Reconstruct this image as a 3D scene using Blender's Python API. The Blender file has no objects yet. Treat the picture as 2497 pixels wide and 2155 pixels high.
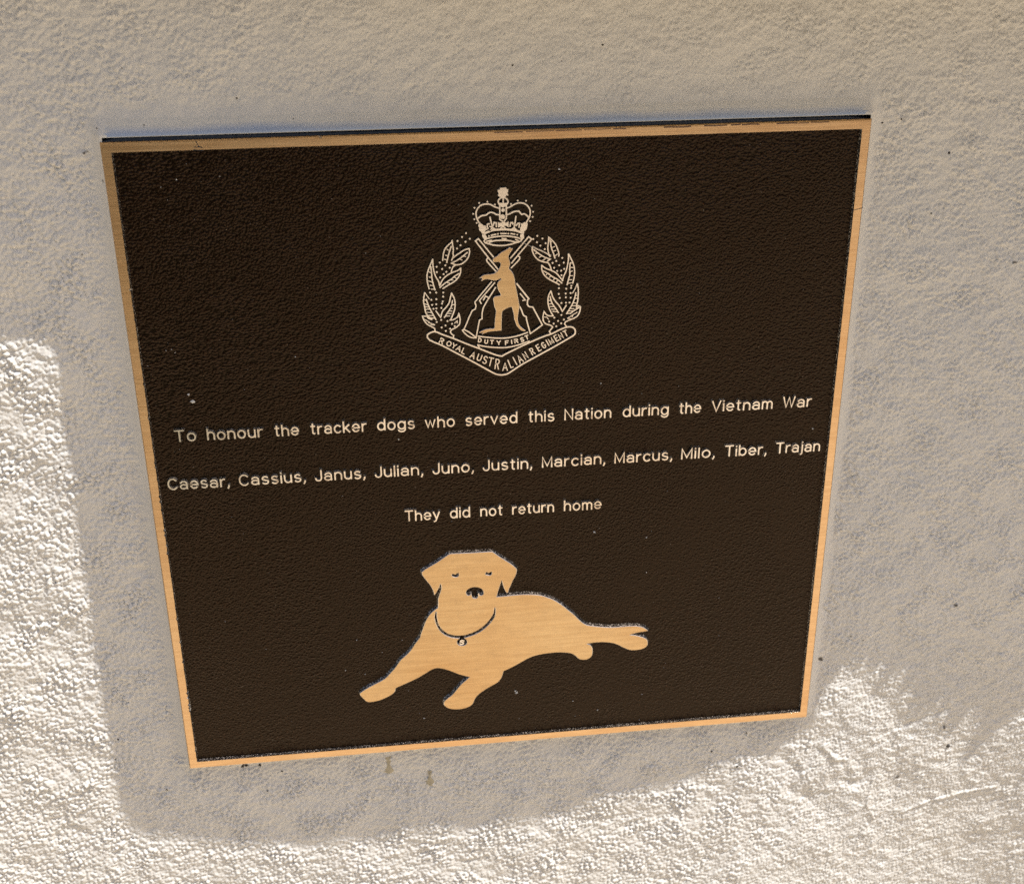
import bpy, math, random
import numpy as np
from mathutils import Matrix, Vector
from mathutils.geometry import tessellate_polygon

sc = bpy.context.scene
H0 = 1.25                       # height of the plaque's centre above the ground
PH, PW = 174.7, 180.0           # half height and half width of the plaque, mm

# ---------------------------------------------------------------- camera
cam_d = bpy.data.cameras.new('camera')
cam = bpy.data.objects.new('camera', cam_d)
sc.collection.objects.link(cam)
sc.camera = cam
CR = ((0.9927063494662483, -0.00856964586473936, 0.12025250475204266),
      (-0.05738000008683036, -0.910830411981401, 0.408773159830459),
      (0.1060265972264621, -0.4126917999881941, -0.9046788595413511))
def w3(v):                      # plaque axes (right, up, out) -> world axes
    return Vector((v[0], -v[2], v[1]))
mx = w3(CR[0]); my = -w3(CR[1]); mz = -w3(CR[2])
M = Matrix((mx, my, mz)).transposed().to_4x4()
M.translation = w3((-0.06301582, 0.28019528, 0.5788399)) + Vector((0, 0, H0))
cam.matrix_world = M
cam_d.sensor_width = 36.0
cam_d.lens = 36.0 * 3021.186 / 2497.0
cam_d.clip_start = 0.01
cam_d.clip_end = 500.0
cam_d.dof.use_dof = True
cam_d.dof.focus_distance = 0.63
cam_d.dof.aperture_fstop = 15.0

# ---------------------------------------------------------------- light
SUN = Vector((0.40, 0.87, 0.195)).normalized()     # right, up, out from the wall
SUNW = w3(SUN)
world = bpy.data.worlds.new('World'); sc.world = world
world.use_nodes = True
nt = world.node_tree
bg = nt.nodes['Background']
sky = nt.nodes.new('ShaderNodeTexSky')
sky.sky_type = 'NISHITA'
sky.sun_disc = False
sky.sun_elevation = math.asin(SUNW.z)
sky.sun_rotation = math.atan2(SUNW.x, SUNW.y)
sky.air_density = 1.0
sky.dust_density = 4.0
sky.ozone_density = 0.6
nt.links.new(sky.outputs[0], bg.inputs[0])
bg.inputs[1].default_value = 0.062
sd = bpy.data.lights.new('sun', 'SUN')
sd.energy = 3.15
sd.angle = math.radians(0.25)
sd.color = (1.0, 0.985, 0.95)
so = bpy.data.objects.new('sun', sd)
sc.collection.objects.link(so)
so.rotation_euler = (-SUNW).to_track_quat('-Z', 'Y').to_euler()
so.location = (1, -1, 4)
sc.view_settings.view_transform = 'Standard'
sc.view_settings.look = 'None'
sc.view_settings.exposure = 0.89
sc.view_settings.gamma = 1.0
sc.cycles.use_denoising = False      # keeps the fine grain of the render crisp
sc.render.resolution_x = 1024
sc.render.resolution_y = 883

# ---------------------------------------------------------------- materials
def mat(name):
    m = bpy.data.materials.new(name); m.use_nodes = True
    return m, m.node_tree.nodes, m.node_tree.links, m.node_tree.nodes['Principled BSDF']
def nd(N, t, **k):
    n = N.new(t)
    for a, v in k.items():
        if a.startswith('i_'):
            n.inputs[a[2:].replace('_', ' ')].default_value = v
        else: setattr(n, a, v)
    return n
def coords(N, L, scale=(1, 1, 1)):
    g = nd(N, 'ShaderNodeNewGeometry'); mp = nd(N, 'ShaderNodeMapping')
    mp.inputs['Scale'].default_value = scale
    L.new(g.outputs['Position'], mp.inputs['Vector'])
    return mp.outputs[0]
def ramp(N, L, src, stops):
    r = nd(N, 'ShaderNodeValToRGB')
    el = r.color_ramp.elements
    while len(el) < len(stops): el.new(0.5)
    for e, (p, c) in zip(el, stops):
        e.position = p; e.color = c if len(c) == 4 else (*c, 1)
    L.new(src, r.inputs[0]); return r.outputs[0]
def g3(v): return (v, v, v)
def mixc(N, L, fac, a, b, mode='MIX'):
    m = nd(N, 'ShaderNodeMix', data_type='RGBA', blend_type=mode)
    for sock, v in ((m.inputs[0], fac), (m.inputs[6], a), (m.inputs[7], b)):
        if isinstance(v, (int, float)): sock.default_value = v
        elif isinstance(v, tuple): sock.default_value = v if len(v) == 4 else (*v, 1)
        else: L.new(v, sock)
    return m.outputs[2]

def bronze_mat(name, col, col2, rough, wear):
    m, N, L, b = mat(name)
    st = nd(N, 'ShaderNodeTexNoise', i_Scale=1.0, i_Detail=5.0, i_Roughness=0.65)
    L.new(coords(N, L, (16, 900, 1900)), st.inputs['Vector'])       # brushing runs sideways
    st2 = nd(N, 'ShaderNodeTexNoise', i_Scale=1.0, i_Detail=3.0)
    L.new(coords(N, L, (60, 400, 380)), st2.inputs['Vector'])
    big = nd(N, 'ShaderNodeTexNoise', i_Scale=14.0, i_Detail=3.0)
    L.new(coords(N, L), big.inputs['Vector'])
    s1 = ramp(N, L, st.outputs[0], [(0.3, g3(0)), (0.7, g3(1))])
    s2 = ramp(N, L, st2.outputs[0], [(0.36, g3(0)), (0.66, g3(1))])
    c = mixc(N, L, s1, col, col2)
    c = mixc(N, L, mixc(N, L, 0.65, g3(0), s2), c, mixc(N, L, 0.5, c, tuple(x * 0.8 for x in col)))
    c = mixc(N, L, ramp(N, L, big.outputs[0], [(0.35, g3(0)), (0.7, g3(1))]), c, (0.90, 0.82, 0.74), 'MULTIPLY')
    if not wear:                 # tarnish left in the low spots
        tn = nd(N, 'ShaderNodeTexNoise', i_Scale=210.0, i_Detail=4.0, i_Roughness=0.7)
        L.new(coords(N, L), tn.inputs['Vector'])
        c = mixc(N, L, ramp(N, L, tn.outputs[0], [(0.30, g3({'polished_line_bronze': 0.18, 'polished_letter_bronze': 0.75}.get(name, 0.16))), (0.50, g3(0))]), c, (0.34, 0.24, 0.17))
    if wear:                     # pale scuffs and brown residue
        sp = nd(N, 'ShaderNodeTexNoise', i_Scale=330.0, i_Detail=4.0, i_Roughness=0.7)
        L.new(coords(N, L, (0.45, 1, 1)), sp.inputs['Vector'])
        c = mixc(N, L, ramp(N, L, sp.outputs[0], [(0.70, g3(0)), (0.75, g3(0.8))]), c, (0.10, 0.05, 0.03))
        c = mixc(N, L, ramp(N, L, sp.outputs[0], [(0.24, g3(0.7)), (0.30, g3(0))]), c, (0.95, 0.76, 0.62))
    L.new(c, b.inputs['Base Color'])
    b.inputs['Metallic'].default_value = 1.0
    rr = nd(N, 'ShaderNodeMapRange'); L.new(st.outputs[0], rr.inputs[0])
    rr.inputs[3].default_value = rough - 0.06; rr.inputs[4].default_value = rough + 0.1
    L.new(rr.outputs[0], b.inputs['Roughness'])
    bp = nd(N, 'ShaderNodeBump', i_Strength=0.35, i_Distance=0.0001)
    L.new(st.outputs[0], bp.inputs['Height']); L.new(bp.outputs[0], b.inputs['Normal'])
    return m
BRONZE = bronze_mat('brushed_bronze', (0.66, 0.44, 0.23), (0.90, 0.67, 0.395), 0.36, False)
RIM = bronze_mat('brushed_bronze_rim', (0.72, 0.45, 0.24), (1.0, 0.72, 0.44), 0.34, True)
LINE = bronze_mat('polished_line_bronze', (1.0, 0.89, 0.80), (1.0, 0.96, 0.91), 0.30, False)

LETTER = bronze_mat('polished_letter_bronze', (0.90, 0.79, 0.69), (1.0, 0.96, 0.91), 0.20, False)

def flank_mat(name, sparkle):
    m, N, L, b = mat(name)
    sp = nd(N, 'ShaderNodeTexNoise', i_Scale=1150.0, i_Detail=3.0, i_Roughness=0.7)
    L.new(coords(N, L), sp.inputs['Vector'])
    f = ramp(N, L, sp.outputs[0], [(sparkle, g3(0)), (sparkle + 0.05, g3(1))])
    L.new(mixc(N, L, f, (0.095, 0.080, 0.070), (1.0, 0.93, 0.84)), b.inputs['Base Color'])
    b.inputs['Metallic'].default_value = 0.9
    b.inputs['Roughness'].default_value = 0.28
    b.inputs['Coat Weight'].default_value = 0.6
    b.inputs['Coat Roughness'].default_value = 0.2
    bp = nd(N, 'ShaderNodeBump', i_Strength=0.9, i_Distance=0.0003)
    L.new(sp.outputs[0], bp.inputs['Height']); L.new(bp.outputs[0], b.inputs['Normal'])
    return m
FLANK = flank_mat('painted_flank', 0.53)
LFLANK = flank_mat('worn_letter_flank', 0.44)
EDGE, N, L, b = mat('gilt_edge')
b.inputs['Base Color'].default_value = (0.55, 0.36, 0.18, 1); b.inputs['Metallic'].default_value = 1; b.inputs['Roughness'].default_value = 0.35

def field_mat():
    m, N, L, b = mat('brown_leathergrain_paint')
    v = coords(N, L)
    wob = nd(N, 'ShaderNodeTexNoise', i_Scale=260.0, i_Detail=2.0)
    L.new(v, wob.inputs['Vector'])
    add = nd(N, 'ShaderNodeVectorMath', operation='MULTIPLY_ADD')
    add.inputs[1].default_value = (0.0016, 0.0016, 0.0016)
    L.new(wob.outputs['Color'], add.inputs[0]); L.new(v, add.inputs[2])
    def cells(sx, sz, k):
        mp = nd(N, 'ShaderNodeMapping'); mp.inputs['Scale'].default_value = (sx, 1, sz)
        L.new(add.outputs[0], mp.inputs['Vector'])
        vo = nd(N, 'ShaderNodeTexVoronoi', feature='SMOOTH_F1', i_Scale=k, i_Smoothness=0.35)
        L.new(mp.outputs[0], vo.inputs['Vector'])
        return ramp(N, L, vo.outputs['Distance'], [(0.0, g3(1)), (0.65, g3(0.12)), (1.0, g3(0))])
    pebble = cells(1.0, 1.0, 860.0)
    wave = cells(0.82, 1.15, 760.0)
    mk = nd(N, 'ShaderNodeTexNoise', i_Scale=11.0, i_Detail=1.5)
    L.new(coords(N, L), mk.inputs['Vector'])
    mm = ramp(N, L, mk.outputs[0], [(0.42, g3(0)), (0.58, g3(1))])
    h = mixc(N, L, mm, pebble, wave)
    at = nd(N, 'ShaderNodeAttribute', attribute_name='black_edge')
    blk = mixc(N, L, at.outputs['Fac'], g3(0), g3(1))
    h = mixc(N, L, blk, h, g3(0.25))
    c = mixc(N, L, h, (0.0028, 0.0009, 0.0005), (0.0240, 0.0092, 0.0038))
    ld = nd(N, 'ShaderNodeTexNoise', i_Scale=9.0, i_Detail=4.0)
    L.new(coords(N, L), ld.inputs['Vector'])
    c = mixc(N, L, ramp(N, L, ld.outputs[0], [(0.35, g3(0)), (0.7, g3(1))]), c, (0.82, 0.80, 0.76), 'MULTIPLY')
    c = mixc(N, L, blk, c, (0.0016, 0.0013, 0.0014))
    # dust specks
    du = nd(N, 'ShaderNodeTexNoise', i_Scale=900.0, i_Detail=2.0, i_Roughness=0.8)
    L.new(coords(N, L), du.inputs['Vector'])
    c = mixc(N, L, ramp(N, L, du.outputs[0], [(0.745, g3(0)), (0.76, g3(0.55))]), c, (0.42, 0.37, 0.32))
    L.new(c, b.inputs['Base Color'])
    b.inputs['Roughness'].default_value = 0.24
    b.inputs['Specular IOR Level'].default_value = 0.30
    b.inputs['Specular Tint'].default_value = (1.0, 0.74, 0.52, 1)
    st = nd(N, 'ShaderNodeMath', operation='MULTIPLY_ADD')
    L.new(at.outputs['Fac'], st.inputs[0]); st.inputs[1].default_value = -0.25; st.inputs[2].default_value = 0.36
    bp = nd(N, 'ShaderNodeBump', i_Distance=0.0011)
    L.new(st.outputs[0], bp.inputs['Strength'])
    L.new(h, bp.inputs['Height']); L.new(bp.outputs[0], b.inputs['Normal'])
    return m
FIELD = field_mat()

def wall_mat():
    m, N, L, b = mat('painted_render')
    v = coords(N, L)
    n1 = nd(N, 'ShaderNodeTexNoise', i_Scale=9.0, i_Detail=4.0); L.new(v, n1.inputs['Vector'])
    n2 = nd(N, 'ShaderNodeTexNoise', i_Scale=800.0, i_Detail=4.0, i_Roughness=0.6); L.new(v, n2.inputs['Vector'])
    n3 = nd(N, 'ShaderNodeTexNoise', i_Scale=42.0, i_Detail=3.0); L.new(v, n3.inputs['Vector'])
    c = mixc(N, L, ramp(N, L, n1.outputs[0], [(0.3, g3(0)), (0.72, g3(1))]), (0.725, 0.695, 0.652), (0.75, 0.715, 0.662))
    c = mixc(N, L, ramp(N, L, n3.outputs[0], [(0.55, g3(0)), (0.75, g3(0.15))]), c, (0.66, 0.645, 0.62))
    sp = nd(N, 'ShaderNodeTexNoise', i_Scale=130.0, i_Detail=1.0, i_Roughness=0.3); L.new(v, sp.inputs['Vector'])
    c = mixc(N, L, ramp(N, L, sp.outputs[0], [(0.80, g3(0)), (0.83, g3(0.9))]), c, (0.09, 0.075, 0.06))
    L.new(c, b.inputs['Base Color'])
    b.inputs['Roughness'].default_value = 0.62
    b.inputs['Specular IOR Level'].default_value = 0.3
    bp = nd(N, 'ShaderNodeBump', i_Strength=0.4, i_Distance=0.0003)
    L.new(n2.outputs[0], bp.inputs['Height'])
    # away from the plaque the nodules are too far off to model: there the same grain is relief in the paint
    sp_ = nd(N, 'ShaderNodeSeparateXYZ'); L.new(v, sp_.inputs[0])
    def past(sock, a, c):
        q = nd(N, 'ShaderNodeMapRange'); q.inputs[1].default_value = a; q.inputs[2].default_value = c; L.new(sock, q.inputs[0]); return q.outputs[0]
    s = [past(sp_.outputs[0], 0.355, 0.375), past(sp_.outputs[0], -0.30, -0.32), past(sp_.outputs[2], H0 - 0.36, H0 - 0.38)]
    mx = nd(N, 'ShaderNodeMath', operation='MAXIMUM'); L.new(s[0], mx.inputs[0]); L.new(s[1], mx.inputs[1])
    mx2 = nd(N, 'ShaderNodeMath', operation='MAXIMUM'); L.new(mx.outputs[0], mx2.inputs[0]); L.new(s[2], mx2.inputs[1])
    n4 = nd(N, 'ShaderNodeTexNoise', i_Scale=330.0, i_Detail=2.0, i_Roughness=0.5); L.new(v, n4.inputs['Vector'])
    b4 = nd(N, 'ShaderNodeBump', i_Distance=0.0045); L.new(mx2.outputs[0], b4.inputs['Strength'])
    L.new(n4.outputs[0], b4.inputs['Height']); L.new(bp.outputs[0], b4.inputs['Normal'])
    L.new(b4.outputs[0], b.inputs['Normal'])
    return m
WALL = wall_mat()
def plain(name, col, rough=0.6, col2=None, scale=20.0, bump=0.0, met=0.0):
    m, N, L, b = mat(name)
    b.inputs['Roughness'].default_value = rough
    b.inputs['Metallic'].default_value = met
    n = nd(N, 'ShaderNodeTexNoise', i_Scale=scale, i_Detail=5.0); L.new(coords(N, L), n.inputs['Vector'])
    L.new(mixc(N, L, n.outputs[0], col, col2 or tuple(x * 0.7 for x in col)), b.inputs['Base Color'])
    if bump:
        bp = nd(N, 'ShaderNodeBump', i_Strength=0.8, i_Distance=bump)
        L.new(n.outputs[0], bp.inputs['Height']); L.new(bp.outputs[0], b.inputs['Normal'])
    return m
SEAL = plain('black_sealant', (0.016, 0.018, 0.024), 0.35, (0.03, 0.034, 0.044), 700.0, 0.0005)
GLUE = plain('dried_glue', (0.50, 0.44, 0.31), 0.35, (0.42, 0.36, 0.25), 500.0, 0.0004)
CONC = plain('pale_neutral_render', (0.70, 0.69, 0.67), 0.8, (0.62, 0.61, 0.60), 60.0, 0.001)
BOUNCE_PAVE = plain('sandy_bounce_paving', (0.56, 0.47, 0.345), 0.9, (0.46, 0.38, 0.27), 25.0, 0.002)
SKY_BLOCK = plain('dark_sky_block', (0.018, 0.024, 0.010), 0.9, (0.03, 0.032, 0.014), 30.0, 0.02)
LAWN = plain('mown_grass', (0.035, 0.045, 0.018), 0.9, (0.06, 0.06, 0.03), 60.0, 0.01)
SKY_TINT, N, L, b = mat('painted_sky_blue_tint')
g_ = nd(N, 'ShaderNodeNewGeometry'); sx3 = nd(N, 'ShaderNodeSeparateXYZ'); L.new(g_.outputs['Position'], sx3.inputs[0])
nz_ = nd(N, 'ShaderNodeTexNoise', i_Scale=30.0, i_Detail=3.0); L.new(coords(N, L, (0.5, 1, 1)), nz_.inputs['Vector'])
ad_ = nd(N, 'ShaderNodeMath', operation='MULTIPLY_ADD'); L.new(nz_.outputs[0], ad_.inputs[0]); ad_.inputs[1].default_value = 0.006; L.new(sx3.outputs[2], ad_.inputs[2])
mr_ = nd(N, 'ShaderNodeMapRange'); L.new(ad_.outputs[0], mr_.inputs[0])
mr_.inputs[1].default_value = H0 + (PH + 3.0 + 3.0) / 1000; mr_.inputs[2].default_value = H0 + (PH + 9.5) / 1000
L.new(mixc(N, L, mr_.outputs[0], (0.40, 0.47, 0.61), (0.73, 0.695, 0.63)), b.inputs['Base Color'])  # blue sky reflection painted in, fading to the wall colour
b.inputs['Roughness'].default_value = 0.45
DIRT = plain('dark_dirt', (0.05, 0.04, 0.03), 0.8)
TARN = plain('brown_tarnish', (0.07, 0.035, 0.028), 0.5, (0.14, 0.07, 0.05), 900.0)
GRIT = plain('pale_grit', (0.8, 0.77, 0.72), 0.35)

# ---------------------------------------------------------------- mesh helpers
def link(name, verts, faces, mats, parent=None, fm=None, smooth=False):
    me = bpy.data.meshes.new(name)
    me.from_pydata(verts, [], faces)
    for m in (mats if isinstance(mats, (list, tuple)) else [mats]): me.materials.append(m)
    if fm is not None: me.polygons.foreach_set('material_index', fm)
    if smooth: me.polygons.foreach_set('use_smooth', [True] * len(faces))
    me.update()
    o = bpy.data.objects.new(name, me); sc.collection.objects.link(o)
    if parent: o.parent = parent
    return o
def W(x, y, z, ox=0.0, oy=0.0):      # plaque mm -> metres in the plaque root's frame
    return ((x - ox) / 1000, -z / 1000, (y - oy + (PH if oy == 0 and ox == 0 else 0)) / 1000)
class Mesh:
    def __init__(s): s.v = []; s.f = []; s.m = []
    def add(s, vs, fs, ms):
        o = len(s.v); s.v += vs; s.f += [tuple(i + o for i in f) for f in fs]; s.m += ms
    def build(s, name, mats, parent, centre=False):
        a = np.array(s.v, float)
        cx = cy = 0.0
        if centre: cx, cy = float(a[:, 0].mean()), float(a[:, 1].min())
        vs = [((x - cx) / 1000, -z / 1000, (y - cy) / 1000) for x, y, z in s.v]
        o = link(name, vs, s.f, mats, parent, s.m)
        o.location = (cx / 1000, 0, (cy + PH) / 1000)
        return o
def area(p): return 0.5 * sum(p[i][0] * p[(i + 1) % len(p)][1] - p[(i + 1) % len(p)][0] * p[i][1] for i in range(len(p)))
def smooth_path(p, closed, k=4, corner=48):
    p = [np.array(q, float) for q in p]; n = len(p); out = []
    sharp = [False] * n
    for i in range(n):
        if not closed and i in (0, n - 1): sharp[i] = True; continue
        a = p[i] - p[i - 1]; b_ = p[(i + 1) % n] - p[i]
        c = np.dot(a, b_) / (np.linalg.norm(a) * np.linalg.norm(b_) + 1e-9)
        sharp[i] = math.degrees(math.acos(max(-1, min(1, c)))) > corner
    for i in range(n if closed else n - 1):
        a, b_ = p[i], p[(i + 1) % n]
        ta = (b_ - p[i - 1]) / 2 if not sharp[i] else (b_ - a)
        tb = (p[(i + 2) % n] - a) / 2 if not sharp[(i + 1) % n] else (b_ - a)
        l = np.linalg.norm(b_ - a)
        ta = ta / (np.linalg.norm(ta) + 1e-9) * l; tb = tb / (np.linalg.norm(tb) + 1e-9) * l
        for j in range(k):
            t = j / k
            out.append((2*t**3-3*t**2+1)*a + (t**3-2*t**2+t)*ta + (-2*t**3+3*t**2)*b_ + (t**3-t**2)*tb)
    if not closed: out.append(p[-1])
    return [tuple(q) for q in out]
def offset(p, d):                    # d > 0 grows a counter-clockwise ring
    n = len(p); out = []
    for i in range(n):
        a, b_, c = (np.array(p[i - 1]), np.array(p[i]), np.array(p[(i + 1) % n]))
        u = b_ - a; v = c - b_
        u = u / (np.linalg.norm(u) + 1e-9); v = v / (np.linalg.norm(v) + 1e-9)
        nrm = np.array([u[1] + v[1], -u[0] - v[0]]); l = np.linalg.norm(nrm)
        nrm = nrm / l if l > 0.3 else np.array([u[1], -u[0]])
        k = 1 / max(0.6, math.sqrt(max(0.01, (1 + np.dot(u, v)) / 2)))
        out.append(tuple(b_ + nrm * d * k))
    return out
ZF = -1.8                            # depth of the painted field below the polished faces
def relief(M_, outer, holes=(), ztop=0.0, draft=0.5, zbot=None, bev=0.0):
    zbot = ZF - 0.3 if zbot is None else zbot
    rings = [outer if area(outer) > 0 else outer[::-1]] + [h if area(h) < 0 else h[::-1] for h in holes]
    full = rings
    if bev: rings = [offset(r, -bev) for r in rings]
    pts = [q for r in rings for q in r]
    tris = tessellate_polygon([[Vector((x, y, 0)) for x, y in r] for r in rings])
    fs = []
    for t in tris:
        a, b_, c = (pts[i] for i in t)
        s = (b_[0]-a[0])*(c[1]-a[1])-(c[0]-a[0])*(b_[1]-a[1])
        fs.append(tuple(t) if s > 0 else tuple(reversed(t)))
    vs = [(x, y, ztop) for x, y in pts]; ms = [0] * len(fs)
    base = 0
    for r in full:
        lo = offset(r, draft); n = len(r); b0 = base
        if bev:
            o = len(vs); vs += [(x, y, ztop - bev * 0.8) for x, y in r]
            for i in range(n):
                j = (i + 1) % n
                fs.append((b0 + j, b0 + i, o + i, o + j)); ms.append(2)
            b0 = o
        o = len(vs)
        vs += [(x, y, zbot) for x, y in lo]
        for i in range(n):
            j = (i + 1) % n
            fs.append((b0 + j, b0 + i, o + i, o + j)); ms.append(1)
        base += n
    M_.add(vs, fs, ms)
KZ = [0]
def stroke(M_, p, w, ztop=None, draft=0.28, zbot=None, round_=True):
    if ztop is None:
        KZ[0] = (KZ[0] + 1) % 17; ztop = -0.012 * KZ[0]
    zbot = ZF - 0.3 if zbot is None else zbot
    p = [np.array(q, float) for q in p]
    closed = len(p) > 3 and np.linalg.norm(p[0] - p[-1]) < 1e-6
    if closed: p = p[:-1]
    q = [p[0]]
    for a in p[1:]:
        if np.linalg.norm(a - q[-1]) > 0.03: q.append(a)
    p = q; n = len(p)
    if n < 2: return
    h = w / 2; vs = []; fs = []; ms = []
    for i in range(n):
        a = p[i - 1] if (i > 0 or closed) else None; c = p[(i + 1) % n] if (i < n - 1 or closed) else None
        u = (p[i] - a) if a is not None else (c - p[i]); v = (c - p[i]) if c is not None else (p[i] - a)
        u = u / np.linalg.norm(u); v = v / np.linalg.norm(v)
        t = u + v; l = np.linalg.norm(t); t = t / l if l > 0.2 else u
        nr = np.array([-t[1], t[0]]); k = min(1.6, 1 / max(0.4, abs(np.dot(nr, np.array([-u[1], u[0]])))))
        ext = 0
        b_ = p[i]
        if not closed and i == 0: b_ = b_ - t * h * 0.7
        if not closed and i == n - 1: b_ = b_ + t * h * 0.7
        e = draft if not closed else 0
        for off, z, s in ((h + draft, zbot, 1), (h, ztop, 1), (-h, ztop, 1), (-h - draft, zbot, 1)):
            x = b_ + nr * off * k
            if not closed and z == zbot and i in (0, n - 1): x = x + t * (draft if i else -draft)
            if not closed and round_ and z == ztop and i in (0, n - 1): x = x + t * 0
            vs.append((x[0], x[1], z))
    for i in range(n if closed else n - 1):
        a = 4 * i; b_ = 4 * ((i + 1) % n)
        for k, mm in ((0, 1), (1, 0), (2, 1)):
            fs.append((a + k, a + k + 1, b_ + k + 1, b_ + k)); ms.append(mm)
    if not closed:
        fs.append((3, 2, 1, 0)); ms.append(1)
        e = 4 * (n - 1); fs.append((e, e + 1, e + 2, e + 3)); ms.append(1)
    M_.add(vs, fs, ms)
def disc(M_, x, y, r, ztop=-0.05, n=8, draft=0.2):
    relief(M_, [(x + r * math.cos(2*math.pi*i/n), y + r * math.sin(2*math.pi*i/n)) for i in range(n)], (), ztop, draft)
segs = []                            # every raised line, for the black beside it
def note(p): segs.extend(zip(p[:-1], p[1:]))
rng = random.Random(5)

# ---------------------------------------------------------------- drawing of the relief, mm from the plaque centre
ROO = [[4.69,119.2],[5.09,118.77],[5.48,118.54],[6.15,118.73],[6.02,118.19],[5.47,117.26],[4.8,116.33],[4.25,115.4],[3.97,114.59],[4.1,113.63],[4.49,112.37],[4.67,111.27],[4.61,110.31],[4.19,109.22],[4.32,108.39],[4.98,107.67],[5.65,106.81],[6.31,105.54],[6.71,104.13],[6.97,102.45],[7.17,100.77],[7.43,99.08],[7.74,97.67],[8.14,95.68],[8.48,93.7],[8.79,91.71],[9.05,90.0],[9.19,89.14],[8.9,87.74],[8.62,85.76],[8.42,84.34],[8.24,82.92],[8.4,81.48],[8.72,80.32],[9.4,78.99],[10.36,77.94],[11.45,77.02],[12.14,76.55],[12.0,75.98],[10.9,76.18],[9.94,76.66],[8.84,77.73],[7.75,79.22],[7.29,80.39],[6.94,81.56],[6.54,82.72],[6.41,84.15],[6.23,85.59],[5.89,87.03],[5.63,88.18],[5.23,89.05],[4.54,88.94],[3.45,88.57],[2.21,88.06],[1.25,87.39],[0.62,86.72],[0.41,85.59],[0.3,83.03],[0.16,80.17],[0.09,76.96],[-1.48,76.95],[-3.67,76.86],[-5.59,76.73],[-7.25,76.38],[-8.9,75.74],[-9.59,75.49],[-9.67,75.84],[-9.03,76.38],[-10.26,76.33],[-10.86,76.42],[-10.85,76.85],[-9.69,77.37],[-8.04,78.0],[-5.84,78.24],[-3.93,78.28],[-3.32,78.63],[-3.2,80.91],[-3.03,83.19],[-2.73,85.46],[-2.49,87.15],[-2.69,88.29],[-3.22,89.45],[-3.46,91.44],[-3.71,93.14],[-3.69,93.99],[-3.14,94.66],[-2.05,94.89],[-0.42,95.1],[0.01,95.22],[-0.27,96.22],[-0.8,97.22],[-1.33,98.5],[-1.58,99.77],[-1.7,100.89],[-1.42,101.86],[-0.73,102.66],[0.17,103.31],[0.28,103.64],[-0.04,103.74],[-0.86,103.36],[-1.67,102.98],[-2.75,102.83],[-4.1,103.03],[-5.44,103.51],[-7.05,103.64],[-8.13,103.41],[-8.81,103.02],[-9.35,102.85],[-9.61,103.2],[-8.93,103.94],[-9.13,104.34],[-9.73,104.31],[-10.21,104.2],[-10.31,104.56],[-9.44,105.13],[-8.49,105.78],[-7.55,105.96],[-5.93,106.03],[-4.32,106.15],[-2.7,106.63],[-1.61,107.41],[-0.79,108.61],[-0.24,109.69],[0.1,110.78],[-0.0,111.47],[-0.61,111.91],[-1.55,112.0],[-2.62,112.0],[-3.29,111.89],[-3.63,112.72],[-3.61,113.68],[-2.86,114.33],[-1.78,114.92],[-0.7,115.88],[0.65,116.92],[2.27,117.67],[3.34,118.3],[4.15,118.95]]
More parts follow.
